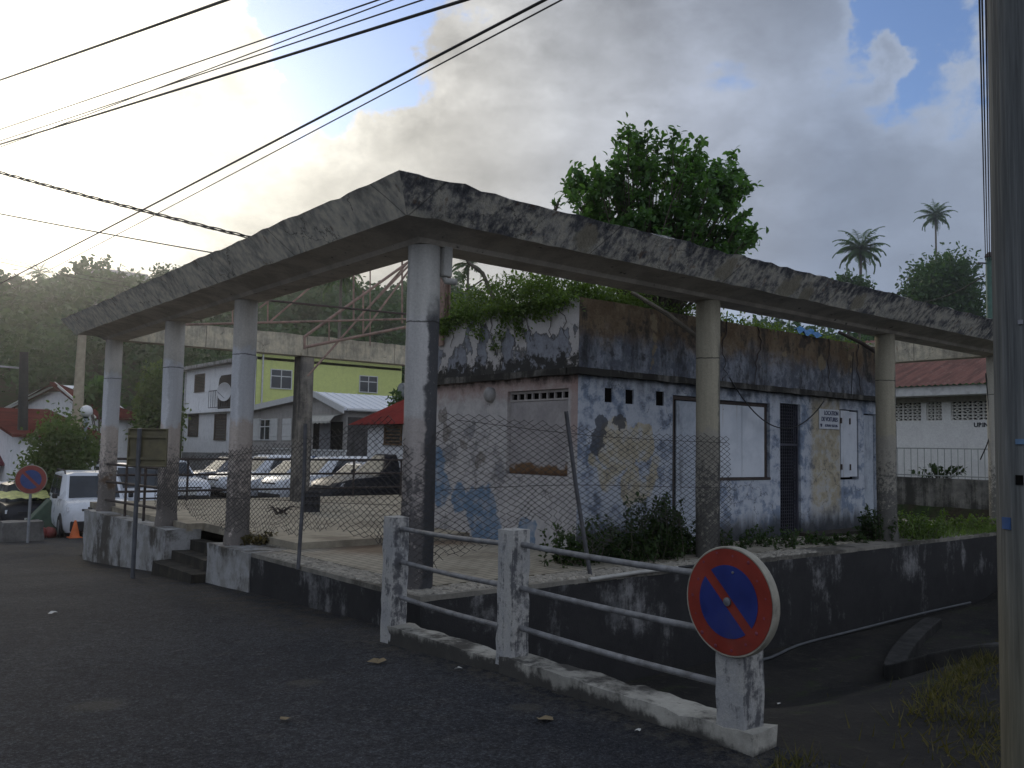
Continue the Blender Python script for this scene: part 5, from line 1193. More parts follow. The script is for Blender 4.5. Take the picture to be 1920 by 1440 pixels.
# ---- small things by the road
bx = dep(46, 985, 23.3); gb = float(surf(bx[0], bx[1]))
tag(rough_box('concrete_block', (bx[0]-.55, bx[1]-.35, gb-.05), (bx[0]+.40, bx[1]+.35, gb+.52), weathered('block_concrete', (.16, .155, .145), (.12, .115, .11), (.05, .048, .045), .6, 1.9), .14, .012), 'grey concrete block standing at the roadside behind the small round sign', 'block')
sp = dep(52, 1004, 22.6); gs = float(surf(sp[0], sp[1])); sn = (-.35, -.93, .0)
s2c = dep(58, 899, 22.4)
ps, _ = parking_sign('no_parking_sign', 'small faded round no-parking sign on a slim post by the concrete block', frame_from(sn, (s2c[0], s2c[1], s2c[2])), .372, faded=True)
b = MB(); b.tube([(0, 0.40, -.05), (0, -1.72, -.05)], .034, 10); b.build('post', plain('galv', (.24, .25, .26), .5, .2, metal=.3), ps, 40)
cc = dep(140, 1003, 24.3); gc = float(surf(cc[0], cc[1]))
cone = thing('traffic_cone', 'orange traffic cone standing in front of the white minivan', 'traffic cone', (cc[0], cc[1], gc)); b = MB(); b.box((-.17, -.17, 0), (.17, .17, .03)); b.build('base', plain('cone_orange', (.55, .13, .035), .6, .2), cone, False, .01)
b = MB(); b.lathe([(.135, .03), (.10, .18), (.065, .34), (.03, .48), (.0, .49)], n=20); b.build('cone_body', MATS['cone_orange'], cone, 40)
tp = dep(78, 960, 26.5); gt = float(surf(tp[0], tp[1])); b = MB(); b.prism([(tp[0]-.7, tp[1], gt), (tp[0]+.7, tp[1], gt), (tp[0]+.25, tp[1]+.1, gt+1.05)], (.1, .9, 0))
tag(b.build('green_tarpaulin', plain('green_canvas', (.055, .085, .06), .8, .25), None, False, .03), 'green canvas sheet propped up between dark car and white minivan', 'tarpaulin')
b = MB()
for k in range(5): q = dep(85, 985, 24.6)+rng.normal(size=3)*np.array([.10, .08, 0]); b.lathe([(.12, 0), (.15, .1), (.10, .25), (0, .3)], c=(q[0], q[1], float(surf(q[0], q[1]))), n=10)
tag(b.build('refuse_bag', plain('red_bag', (.18, .035, .03), .6, .4), None, True), 'red bag slumped beside the concrete block', 'bag')
# rear of a square traffic sign
rs = root('square_sign', 'square road sign seen from behind on a grey post before the steps', 'road sign', (-.86, 6.35, -.62))
pa = np.array(dep(249, 1078, 12.95)); pt = np.array(dep(262, 803, 12.75)); pa[2] = road_z(pa[1])-.02
adopt(MB().tube([pa, pt], .032, 10).build('post', plain('sign_post_grey', (.115, .12, .13), .55, .25, metal=.25), None, 40), rs)
ctr = (pt+(pa-pt)*.12); rg = np.array([_r2[0], _r2[1], 0]); rg /= np.linalg.norm(rg); bk = np.array([_f[0], _f[1], 0]); bk /= np.linalg.norm(bk)
M4 = Matrix.Identity(4)
for i in range(3): M4[i][0], M4[i][1], M4[i][2], M4[i][3] = rg[i], bk[i], (0, 0, 1)[i], (ctr+rg*.11+bk*.05)[i]
b = MB(); b.box((-.29, 0, -.29), (.29, .012, .27), M4); b.box((-.29, -.03, -.29), (-.27, .0, .27), M4); b.box((.27, -.03, -.29), (.29, 0, .27), M4); b.box((-.27, -.03, .25), (.27, 0, .27), M4); b.box((-.27, -.03, -.29), (.27, 0, -.27), M4)
adopt(b.build('plate', plain('sign_back', (.125, .11, .06), .6, .25, dirt=.4), None, False, .008), rs)
b = MB(); b.box((-.268, -.028, .13), (.268, -.004, .17), M4); adopt(b.build('rib', MATS['sign_back']), rs); b = MB(); b.box((-.268, -.028, -.19), (.268, -.004, -.15), M4); adopt(b.build('rib', MATS['sign_back']), rs)
# paper scraps and leaves on the road
M_PAP = plain('paper', (.50, .49, .45), .9, .15); M_LEAF = plain('fallen_leaf', (.17, .13, .075), .9, .3)
litter = [(858, 1258, .05, M_PAP, 'crumpled white paper scrap on the asphalt before the guard kerb'), (707, 1245, .085, M_LEAF, 'flat brown leaf on the asphalt near the corner post'), (535, 1353, .05, M_LEAF, 'small torn leaf lying alone on the open asphalt'), (1020, 1354, .07, M_LEAF, 'brown leaf on the asphalt beside the guard kerb'), (98, 1152, .06, M_PAP, 'white paper scrap lying alone far out on the road'), (1197, 1374, .025, M_PAP, 'tiny white scrap by the kerb end'), (1460, 1322, .035, M_PAP, 'white scrap lying in the ditch beside the end post'), (392, 1047, .06, M_PAP, 'white scrap on the step beside the pedestal')]
for u, v, s_, mt, lab in litter:
    d = ray(u, v); t = 4.0
    for _ in range(60): q = CAM+d*t; t += ((q[2]-(float(surf(q[0], q[1])) if u != 392 else -.33)))*.9/max(.02, -d[2])
    q = CAM+d*t; b = MB(); K = 7; vs = [(q[0], q[1], q[2]+.018)]
    for j in range(K): an = j/K*6.283; rr2 = s_*rng.uniform(.5, 1.1); vs.append((q[0]+rr2*math.cos(an), q[1]+rr2*.7*math.sin(an), q[2]+.014+rng.random()*s_*.35))
    b.add(vs, [(0, j+1, (j+1) % K+1) for j in range(K)]); tag(b.build('paper_scrap' if mt is M_PAP else 'fallen_leaf', mt), lab, 'litter')

# ================================================================== houses behind
M_PANE = plain('window_pane', (.020, .024, .030), .12, .3, spec=.6); M_FRAMEW = plain('frame_white', (.50, .50, .48), .6, .1); M_LOUV = plain('brown_louvre', (.085, .062, .045), .7, .35, scale=10)
M_REDROOF = None
def redroof(name, c1, c2):
    a = Mat(name); p = a.pos; n = a.noise(p, .8, 6, .6); n2 = a.noise(a.map(p, scale=(6, 6, 1)), 1, 4, .6)
    c = a.mix(a.ss(n, .35, .65), c1, c2); c = a.mix(1.0, c, a.ramp(n2, [(.3, .8), (.7, 1.2)]), 'MULTIPLY'); return a.done(c, .9, n2, .3, .02, spec=0.0)
M_RR1 = redroof('red_roof', (.105, .026, .022), (.070, .019, .017)); M_RR2 = redroof('red_roof_bright', (.19, .034, .030), (.13, .027, .024)); M_WMR = plain('white_metal_roof', (.55, .57, .60), .4, .08, spec=.5)
M_HW = weathered('house_white', (.72, .72, .72), (.66, .66, .66), (.20, .195, .18), .35, 2.6, thr=(.52, .66)); M_HY = weathered('house_lime', (.52, .56, .20), (.48, .52, .19), (.30, .32, .15), .25, 6.6, thr=(.54, .7)); M_HG = weathered('house_grey', (.33, .31, .285), (.29, .275, .255), (.13, .12, .11), .4, 8.2, thr=(.5, .66))
def window_on(par, ax, val, u0, v0, u1, v1, kind='grid', off=.06, sgn=-1, mat=None):
    """a window whose corners are photo pixels on the wall plane axis = val"""
    A = pl(u0, v0, ax, val); B = pl(u1, v1, ax, val); h = 1-ax
    a0, a1 = sorted((A[h], B[h])); z0, z1 = sorted((A[2], B[2]))
    def bx(b, s0, s1, q0, q1, d0, d1):
        lo = [0, 0, q0]; hi = [0, 0, q1]; lo[h], hi[h] = s0, s1; dd = sorted((val+sgn*d0, val+sgn*d1)); lo[ax], hi[ax] = dd; b.box(lo, hi)
    fr = MB(); t = .05
    bx(fr, a0-t, a1+t, z1, z1+t, -.02, .05); bx(fr, a0-t, a1+t, z0-t, z0, -.02, .08); bx(fr, a0-t, a0, z0, z1, -.02, .05); bx(fr, a1, a1+t, z0, z1, -.02, .05)
    if kind == 'grid': m_ = (a0+a1)/2; zz = z0+(z1-z0)*.66; bx(fr, m_-.025, m_+.025, z0, z1, .005, .035); bx(fr, a0, m_-.025, zz-.025, zz+.025, .005, .035); bx(fr, m_+.025, a1, zz-.025, zz+.025, .005, .035)
    if kind == 'louvre':
        for z in np.arange(z0+.04, z1-.04, .10): bx(fr, a0+.03, a1-.03, z, z+.05, .0, .03)
    w0 = adopt(fr.build('window', mat or (M_FRAMEW if kind == 'grid' else M_LOUV)), par)
    pn = MB(); bx(pn, a0, a1, z0, z1, -.01, .002); po = pn.build('pane', M_PANE); po.parent = w0; po.matrix_parent_inverse = Matrix.Identity(4)
    # parts carry world coordinates, so the pane needs no offset of its own below the window
    return a0, a1, z0, z1
# lime and white two-storey house
hc = dep(480, 700, 50.0); HXc, HYc = hc[0], hc[1]
hz1 = pl(436, 682, 0, HXc)[2]; hyL = pl(345, 760, 0, HXc)[1]; hxR = pl(752, 720, 1, HYc)[0]; zg = -2.2
yh = root('two_storey_house', 'two-storey house with white front and lime green side wall behind the parked cars', 'house', (HXc, HYc, zg))
b = MB(); b.quad((HXc, HYc, zg), (HXc, hyL, zg), (HXc, hyL, hz1), (HXc, HYc, hz1)); b.quad((HXc, hyL, zg), (hxR, hyL, zg), (hxR, hyL, hz1), (HXc, hyL, hz1)); adopt(b.build('wall', M_HW), yh)
b = MB(); zy = pl(480, 655, 1, HYc)[2]; b.box((HXc+.02, HYc-.05, zg), (hxR, HYc+.2, zy)); adopt(b.build('wall', M_HY), yh)
b = MB(); b.box((HXc-.5, HYc-.05, hz1), (hxR, hyL+.4, hz1+.22)); adopt(b.build('flat_roof', weathered('roof_edge', (.33, .32, .30), (.25, .24, .22), (.06, .058, .052), .8, 1.3), None, False, .03), yh)
zsl = pl(390, 772, 0, HXc)[2]; b = MB(); b.box((HXc-.35, HYc+.2, zsl-.08), (HXc-.002, hyL+.1, zsl+.10)); adopt(b.build('floor_band', M_HW), yh)
b = MB(); b.prism([(HXc-.3, HYc-.6, zy), (hxR+.4, HYc-.6, zy), (hxR-2.2, HYc+4, zy+.25), (HXc+2, HYc+4, zy+.25)], (0, 0, .12)); adopt(b.build('tiled_roof', M_RR1), yh)
for q in ((367, 704, 383, 733), (355, 779, 371, 817), (404, 778, 423, 824)): window_on(yh, 0, HXc, *q, kind='louvre')
for q in ((509, 693, 545, 729), (675, 705, 706, 736)): window_on(yh, 1, HYc-.05, *q, kind='grid')
A = pl(408, 767, 0, HXc-.003); B = pl(445, 700, 0, HXc-.003); b = MB(); a0, a1 = sorted((A[1], B[1])); pts = [(HXc-.006, a0, A[2]), (HXc-.006, a1, A[2]), (HXc-.006, a1, B[2]-.5), (HXc-.006, a1-.12, B[2]-.18), (HXc-.006, a1-.4, B[2]), (HXc-.006, a0, B[2])]
b.prism(pts, (.02, 0, 0)); adopt(b.build('arched_loggia_shade', plain('loggia_shade', (.035, .026, .022), .9, .3)), yh)  # flat dark sheet on the wall carries the shade of the loggia recess
bal = MB(); zr0 = pl(391, 766, 0, HXc-.3)[2]; zr1 = pl(391, 733, 0, HXc-.3)[2]; yb0 = pl(438, 750, 0, HXc-.3)[1]; yb1 = pl(391, 750, 0, HXc-.3)[1]
bal.box((HXc-.32, yb0, zr1-.05), (HXc-.28, yb1, zr1)); bal.box((HXc-.32, yb0, zr0+.02), (HXc-.28, yb1, zr0+.06))
for y in np.linspace(yb0, yb1, 12): bal.box((HXc-.31, y-.015, zr0+.06), (HXc-.29, y+.015, zr1-.05))
adopt(bal.build('balcony_railing', plain('dark_iron', (.06, .06, .065), .6, .2)), yh)
dc = pl(424, 735, 0, HXc-.5); ds = thing('satellite_dish', 'white satellite dish fixed to the balcony of the white house front', 'satellite dish', tuple(dc))
b = MB(); b.lathe([(.02, 0), (.2, .02), (.42, .09), (.56, .17), (.55, .18), (.41, .105), (.2, .035), (0, .02)], n=28, caps=False); me = b.mesh('dish'); me.transform(Matrix.Rotation(R(-90), 4, 'Y') @ Matrix.Rotation(R(25), 4, 'X')); link('dish', me, plain('dish_white', (.5, .5, .5), .5, .1), ds, 50)
b = MB(); b.tube([(0, 0, -.1), (.3, 0, -.5)], .03, 6); b.tube([(0, 0, -.45), (-.55, 0, .0)], .015, 5); b.build('bracket', MATS['dark_iron'], ds)
# generic gabled house: gable wall on x = x0 facing -X, ridge along X
def gable(name, label, x0, x1, ya, yr, yb, z0, zea, zr, zeb, wm, rm, over=.35, th=.12, trim=None, hip=False):
    r = root(name, label, 'house', (x0, (ya+yb)/2, z0)); b = MB()
    b.prism([(x0, ya, z0), (x0, yb, z0), (x0, yb, zeb), (x0, yr, zr), (x0, ya, zea)], (x1-x0, 0, 0)); adopt(b.build('wall', wm), r)
    for (y, z, nm) in ((ya, zea, 0), (yb, zeb, 1)):
        k = over/abs(y-yr); ye = y+(y-yr)*k; ze = z+(z-zr)*k; xe = x1+over-(3.0 if hip else 0)
        b = MB(); b.prism([(x0-over, ye, ze+.03), (x1+over, ye, ze+.03), (xe, yr, zr+.03), (x0-over, yr, zr+.03)], (0, 0, th)); adopt(b.build('roof', rm), r)
        if trim: b = MB(); b.prism([(x0-over-.05, ye, ze-.10), (x0-over-.05, yr, zr-.10), (x0-over-.05, yr, zr+th+.06), (x0-over-.05, ye, ze+th+.06)], (.045, 0, 0)); adopt(b.build('bargeboard', trim), r)
    if hip: b = MB(); b.prism([(x1+over, ya-over, zea), (x1+over, yb+over, zeb), (x1+over-3.0, yr, zr+.03)], (.02, 0, .12)); adopt(b.build('roof', rm), r)
    return r
# grey bungalow with white metal roof
GY = 27.0; gx0 = pl(650, 800, 1, GY)[0]; ap = pl(600, 741, 0, gx0); gyb = pl(470, 770, 0, gx0)
zea = pl(650, 768, 0, gx0)[2]; gz0 = -1.2
gh = gable('grey_bungalow', 'grey bungalow with white metal gable roof and white shutters behind the cars', gx0, gx0+9, GY, ap[1], gyb[1], gz0, zea, ap[2], gyb[2], M_HG, M_WMR, over=.3, trim=M_FRAMEW)
window_on(gh, 0, gx0, 488, 788, 506, 824, kind='grid')
for u0, u1 in ((475, 487), (508, 519), (530, 545), (572, 578)):
    A = pl(u0, 785, 0, gx0-.04); B = pl(u1, 826, 0, gx0-.04); a0, a1 = sorted((A[1], B[1])); b = MB(); b.box((gx0-.05, a0, B[2]), (gx0-.01, a1, A[2])); b.box((gx0-.065, a0, B[2]+.2), (gx0-.05, a1, B[2]+.28)); b.box((gx0-.065, a0, A[2]-.28), (gx0-.05, a1, A[2]-.2)); adopt(b.build('shutter', M_FRAMEW, None, False, .008), gh)
A = pl(588, 792, 0, gx0-.01); B = pl(641, 862, 0, gx0-.01); a0, a1 = sorted((A[1], B[1])); b = MB(); b.box((gx0-.012, a0, B[2]), (gx0-.003, a1, A[2])); adopt(b.build('porch_opening_shade', M_DARK), gh)  # dark sheet on the wall stands in for shade inside the porch
A = pl(600, 790, 0, gx0-.02); B = pl(618, 862, 0, gx0-.02); a0, a1 = sorted((A[1], B[1])); b = MB(); b.box((gx0-.03, a0, B[2]), (gx0-.013, a1, A[2])); adopt(b.build('curtain', plain('curtain', (.17, .17, .175), .9, .2)), gh)
A = pl(584, 778, 0, gx0-.02); B = pl(645, 790, 0, gx0-.02); a0, a1 = sorted((A[1], B[1])); b = MB(); N = 16
for i in range(N+1):
    y = a0+(a1-a0)*i/N
    for x, z in ((gx0, A[2]), (gx0-.5, A[2]-.12), (gx0-.7, A[2]-.34), (gx0-.70, B[2]-.12+.05*(i % 2))): b.v.append((x, y, z))
b.f = [(i*4+j, (i+1)*4+j, (i+1)*4+j+1, i*4+j+1) for i in range(N) for j in range(3)]; adopt(b.build('awning', plain('awning_cloth', (.36, .35, .31), .9, .2)), gh)
A = pl(652, 786, 1, GY-.02); b = MB(); b.box((gx0+.05, GY-.03, gz0), (gx0+1.6, GY-.004, A[2]+.1)); adopt(b.build('brick_panel', weathered('dark_brick', (.085, .08, .078), (.06, .057, .055), (.02, .02, .02), .6, 4.1)), gh)
zb_ = pl(580, 842, 0, gx0-.9)[2]; ya_ = pl(648, 850, 0, gx0-.9)[1]; yb_ = pl(512, 850, 0, gx0-.9)[1]
bs = root('balustrade', 'white balustrade along the terrace of the grey bungalow', 'railing', (gx0-.9, ya_, gz0)); b = MB(); b.box((gx0-.96, ya_, zb_-.06), (gx0-.84, yb_, zb_)); adopt(b.build('top_rail', M_FRAMEW), bs)
for y in np.linspace(ya_+.05, yb_-.05, 34): b = MB(); b.box((gx0-.93, y-.035, zb_-1.0), (gx0-.87, y+.035, zb_-.06)); adopt(b.build('baluster', M_FRAMEW), bs)
b = MB(); b.box((gx0-1.0, ya_, gz0-.3), (gx0-.80, yb_, zb_-1.0)); adopt(b.build('base_wall', M_HG), bs)
# dark shed wall left of the balustrade
A = pl(345, 848, 1, 30.0); B = pl(512, 905, 1, 30.0); tag(MB().box((A[0], 30.0, -1.6), (B[0], 30.25, A[2])).build('garden_wall', weathered('garden_wall', (.16, .16, .155), (.12, .118, .11), (.05, .05, .048), .6, 5.2)), 'grey garden wall below the white house front', 'wall')
# small red-roofed house at the right
rp = dep(690, 800, 27.0); rx0 = rp[0]; zre = pl(690, 797, 0, rx0)[2]; ry0 = pl(790, 800, 0, rx0)[1]; ry1 = pl(690, 800, 0, rx0)[1]; yrr = (ry0+ry1)/2
rh = root('red_roofed_cottage', 'small white cottage with bright red hipped roof and wooden shutters', 'house', (rx0, ry0, -1)); b = MB(); b.box((rx0, ry0-1, -1.2), (rx0+5, ry1, zre)); adopt(b.build('wall', M_HW), rh)
b = MB(); o_ = .45; zt2 = zre+1.55; b.v = [(rx0-o_, ry1+o_, zre), (rx0-o_, ry0-1.4, zre), (rx0+5.4, ry0-1.4, zre), (rx0+5.4, ry1+o_, zre), (rx0+1.9, ry1-1.95, zt2), (rx0+1.9, ry0+.9, zt2), (rx0+3.2, ry0+.9, zt2), (rx0+3.2, ry1-1.95, zt2)]
b.f = [(0, 1, 5, 4), (1, 2, 6, 5), (2, 3, 7, 6), (3, 0, 4, 7), (4, 5, 6, 7), (0, 3, 2, 1)]; adopt(b.build('roof', M_RR2), rh)
A = pl(722, 799, 0, rx0); B = pl(757, 832, 0, rx0); window_on(rh, 0, rx0, 724, 801, 752, 832, kind='louvre', mat=plain('wood_shutter', (.17, .105, .055), .7, .25))
# white vent cylinder on roof near the column
vc = dep(752, 733, 33.0); b = MB(); me_ = MB().lathe([(.30, 0), (.30, 1.3), (.22, 1.3), (.22, .1)], n=20).mesh('water_heater'); me_.transform(Matrix.Translation(tuple(vc)) @ Matrix.Rotation(R(90), 4, 'Y')); tag(link('water_heater', me_, plain('heater', (.24, .25, .25), .6, .3, dirt=.6), None, 40), 'cylindrical grey water tank above the bright red roof', 'tank')
# left: white gabled house and the red roofs before it
a1p = dep(117, 722, 54.0); x0 = a1p[0]; yb2 = pl(18, 770, 0, x0); ya2 = pl(192, 785, 0, x0); x1 = pl(262, 775, 1, ya2[1])[0]
h1x0, h1x1, h1y = x0, x1, yb2[1]
h1 = gable('gabled_house', 'large white gabled house with dark red roof beyond the flowering bush', x0, x1, ya2[1], a1p[1], yb2[1], -4, ya2[2], a1p[2], yb2[2], M_HW, M_RR1, over=.4, trim=M_FRAMEW, hip=True)
a2p = dep(-40, 768, 46.0); x0 = a2p[0]; ya3 = pl(40, 810, 0, x0); yb3y = 2*a2p[1]-ya3[1]; x1 = pl(180, 805, 1, ya3[1])[0]
h2 = gable('gabled_house', 'low white house with wide maroon roof in front of the larger gable', x0, x1, ya3[1], a2p[1], yb3y, -4, ya3[2]-.2, a2p[2], ya3[2]-.2, M_HW, M_RR1, over=.4)
p3 = dep(-20, 862, 40.0); tag(MB().prism([(p3[0]-3, p3[1]-1.2, p3[2]-.25), (p3[0]+1.6, p3[1]-1.2, p3[2]-.25), (p3[0]+1.6, p3[1]+2, p3[2]+.65), (p3[0]-3, p3[1]+2, p3[2]+.65)], (0, 0, .1)).build('porch_roof', redroof('porch_red', (.13, .04, .05), (.10, .03, .04))), 'plum coloured porch roof at the foot of the low white house', 'roof')
b = MB(); b.box((p3[0]-3, p3[1]+1.6, -4), (p3[0]+1.5, p3[1]+2.0, p3[2]+.3)); tag(b.build('porch_wall', M_HW), 'white porch wall beneath the plum coloured roof', 'wall')
# two small houses on the hillside
def hillhouse(u, v, d, wd, label, rm, wm, hh=2.6):
    p = dep(u, v, d); r = root('hillside_house', label, 'house', (p[0], p[1], p[2]-hh)); gnd = float(surf(p[0], p[1])); b = MB(); b.box((p[0]-wd/2, p[1]-2.5, min(gnd, p[2]-hh)-1), (p[0]+wd/2, p[1]+2.5, p[2])); adopt(b.build('wall', wm), r)
    b = MB(); b.prism([(p[0]-wd/2-.5, p[1]-3, p[2]), (p[0]-wd/2-.5, p[1]+3, p[2]), (p[0]-wd/2-.5, p[1], p[2]+1.5)], (wd+1, 0, 0)); adopt(b.build('roof', rm), r)
    for k in (-.25, .25): b = MB(); b.box((p[0]+k*wd-.5, p[1]-2.55, p[2]-1.8), (p[0]+k*wd+.5, p[1]-2.5, p[2]-.6)); adopt(b.build('window', M_PANE), r)
hillhouse(178, 698, 105, 7, 'pale house with light metal roof half way up the wooded hill', M_WMR, plain('hill_wall', (.30, .36, .42), .8, .2)); hillhouse(100, 690, 118, 8, 'pinkish house with pale roof among trees on the hill', plain('pale_roof', (.33, .33, .31), .7, .2), plain('hill_wall2', (.32, .22, .19), .8, .2))
hillhouse(225, 522, 168, 9, 'white house on the hilltop behind the palms', plain('grey_roof2', (.22, .22, .22), .7, .2), plain('hill_wall3', (.34, .34, .35), .8, .1))

# downpipes, gutter and roof ribs on the houses
M_GUT = plain('gutter', (.45, .45, .44), .6, .15)
adopt(MB().tube([(HXc-.06, hyL-.25, hz1), (HXc-.06, hyL-.25, zg+1)], .05, 8).build('downpipe', M_GUT, None, 40), yh)
adopt(MB().tube([(HXc+.35, HYc-.12, zy-.1), (HXc+.35, HYc-.12, zg+1)], .05, 8).build('downpipe', M_GUT, None, 40), yh)
for k in range(22):
    x = gx0-.2+k*.42; kk = .3/abs(GY-ap[1]); ye = GY+(GY-ap[1])*kk; ze = zea+(zea-ap[2])*kk
    adopt(MB().tube([(x, ye, ze+.16), (x, ap[1], ap[2]+.16)], .018, 5).build('roof_rib', M_WMR), gh)
adopt(MB().tube([(gx0-.2, GY-.38, zea-.02), (gx0+9, GY-.38, zea-.02)], .06, 8).build('gutter', M_GUT, None, 40), gh)
# ================================================================== trees
def crown_pts(c, rx, rz, n, clumps=26, seed=0):
    """points spread in uneven clumps through a crown"""
    cc = unit(rng.normal(size=(clumps, 3)))*rng.uniform(.35, .95, (clumps, 1))*np.array([rx, rx, rz]); k = rng.integers(0, clumps, n)
    return c+cc[k]+rng.normal(size=(n, 3))*np.array([rx, rx, rz])*.19
def tree(name, label, base, hgt, rx, rz, n, ls, mat, cat='tree', group=None, clumps=26, tr=.18):
    base = np.array(base, float); r = root(name, label, cat, base, group); c = base+np.array([0, 0, hgt-rz]); b = MB()
    b.tube([base-np.array([0, 0, .3]), base+np.array([.1, 0, hgt*.35]), c+np.array([0, 0, rz*.3])], [tr, tr*.75, tr*.3], 8)
    for k in range(7): e = c+unit(rng.normal(size=3))*np.array([rx, rx, rz])*.7; s0 = base+np.array([.05, 0, hgt*(.3+.05*k)]); b.tube([s0, (s0+e)/2+np.array([0, 0, .2]), e], [tr*.45, tr*.3, tr*.1], 6)
    adopt(b.build('trunk', M_BARK, None, 60), r); P = crown_pts(c, rx, rz, n, clumps)
    adopt(fastmesh('crown', leaves(P, rng.normal(size=(n, 3)), ls*rng.uniform(.6, 1.3, n), ls*.55*rng.uniform(.7, 1.2, n), .2), 6, mat), r); return r
bp = dep(112, 930, 31.0); g = float(surf(bp[0], bp[1]))
tree('flowering_bush', 'bright green roadside bush behind the white minivan', (bp[0], bp[1], g), 3.95, 1.5, 1.75, 8500, .17, ML_LIME, 'bush', clumps=46)
bp = dep(62, 930, 31.5); tree('roadside_bush', 'low green bush behind the small round sign', (bp[0], bp[1], float(surf(bp[0], bp[1]))), 2.3, .9, 1.05, 3000, .16, ML_LIME, 'bush', clumps=24)
bp = dep(288, 900, 47.0); tree('lime_tree', 'yellow-green young tree between the gabled house and white house', (bp[0], bp[1], float(surf(bp[0], bp[1]))), 6.0, 1.35, 2.2, 5200, .24, ML_LIME, clumps=30)
bp = dep(178, 900, 40.0); tree('small_tree', 'small dark broad-leaved tree behind the globe lamp', (bp[0], bp[1], float(surf(bp[0], bp[1]))), 4.9, 1.0, .75, 420, .36, ML_TREE, clumps=12, tr=.07)
bp = dep(775, 860, 33.0); tree('small_tree', 'small leafy tree behind the bright red cottage roof', (bp[0], bp[1], float(surf(bp[0], bp[1]))), 4.3, .9, 1.0, 2200, .2, ML_TREE, clumps=18)
bp = dep(1768, 700, 95.0); tree('round_tree', 'large rounded dark tree on the slope below the tallest palm', (bp[0], bp[1], float(surf(bp[0], bp[1]))), 27.2-float(surf(bp[0], bp[1]))-4.0, 4.3, 5.2, 20000, .5, ML_TREE, clumps=90, tr=.4)
bp = dep(1592, 700, 105.0); tree('slope_tree', 'dark tree at the foot of the lower palm', (bp[0], bp[1], float(surf(bp[0], bp[1]))), 23.3-float(surf(bp[0], bp[1])), 2.6, 3.0, 6000, .5, ML_TREE, clumps=40, tr=.3)
bp = dep(1700, 700, 100.0); tree('slope_tree', 'lower dark tree between the two palms', (bp[0], bp[1], float(surf(bp[0], bp[1]))), 18.5-float(surf(bp[0], bp[1])), 3.0, 3.6, 7000, .5, ML_TREE, clumps=44, tr=.3)
bp = dep(312, 600, 120.0); tree('ridge_tree', 'rounded tree rising above the ridge behind the canopy end', (bp[0], bp[1], float(surf(bp[0], bp[1]))), 1.38+(828-497)/F_PX*120-float(surf(bp[0], bp[1])), 3.2, 3.6, 6000, .5, ML_FOR, clumps=36, tr=.3)
def palm(label, u, v, d, rad, name='palm_tree', lean=(0, 0), n=24, group=None, leaf_n=34):
    c = np.array(dep(u, v, d)); g = float(surf(c[0], c[1])); r = root(name, label, 'palm tree', (c[0]-lean[0], c[1]-lean[1], g), group); b = MB()
    ts = np.linspace(0, 1, 8); pts = [np.array([c[0]-lean[0]*(1-t)**1.5, c[1]-lean[1]*(1-t)**1.5, g-.3+(c[2]-g+.3)*t]) for t in ts]; b.tube(pts, np.linspace(.24, .15, 8)*rad/3.2, 8); adopt(b.build('trunk', plain('palm_bark', (.12, .105, .085), .9, .3), None, 60), r); Q = []; rb = MB()
    for k in range(n):
        az = k*2.39996+rng.normal()*.15; el = R(78-118*(k+.5)/n)+rng.normal()*.08; Lf = rad*rng.uniform(.95, 1.2); dirh = np.array([math.cos(az), math.sin(az), 0]); P = []
        for t in np.linspace(0, 1, 12): e = el-t*t*1.15; P.append((t, e))
        p = c.copy(); pts = [p.copy()]
        for t, e in P[1:]: p = p+Lf/11*(dirh*math.cos(e)+np.array([0, 0, math.sin(e)])); pts.append(p.copy())
        pts = np.array(pts); rb.tube(pts[::2], np.linspace(.035, .01, 6)*rad/3, 4); side = np.cross(dirh, [0, 0, 1.0])
        tt = np.linspace(.10, 1, leaf_n); px = np.stack([np.interp(tt*11, np.arange(12), pts[:, i]) for i in range(3)], 1); tg = unit(np.gradient(px, axis=0)); ll = rad*.30*np.sin(np.clip(tt*1.1+.12, 0, 1)*math.pi*.86+.25)
        for s_ in (-1, 1):
            dl = unit(side*s_*.75+tg*.55+np.array([0, 0, -.45])+rng.normal(size=(leaf_n, 3))*.10); wv = unit(np.cross(dl, np.array([0, 0, 1.0])))*rad*.030; e_ = px+dl*ll[:, None]
            Q.append(np.stack([px-wv, px+wv, e_+wv*.25, e_-wv*.25], 1))
    adopt(rb.build('rachis', ML_PALM), r); adopt(fastmesh('fronds', np.concatenate(Q).reshape(-1, 3), 4, ML_PALM), r)
palm('tall coconut palm with drooping fronds standing alone above the canopy edge', 1614, 466, 112, 3.5, lean=(.6, -.4)); palm('smaller coconut palm rising out of the large rounded tree', 1754, 404, 148, 3.1)
for u, v, lab in ((74, 512, 'palm on the ridge above the street lamp'), (160, 520, 'palm on the ridge beside the hilltop house'), (250, 524, 'low palm on the ridge nearest the canopy end')): palm(lab, u, v, 160, 3.0, n=14, leaf_n=16)
palm('pale palm hanging over the wooded slope behind the steel truss', 640, 510, 62, 2.2, n=15); palm('small palm seen beside the steel stanchion', 878, 494, 70, 2.0, n=13)
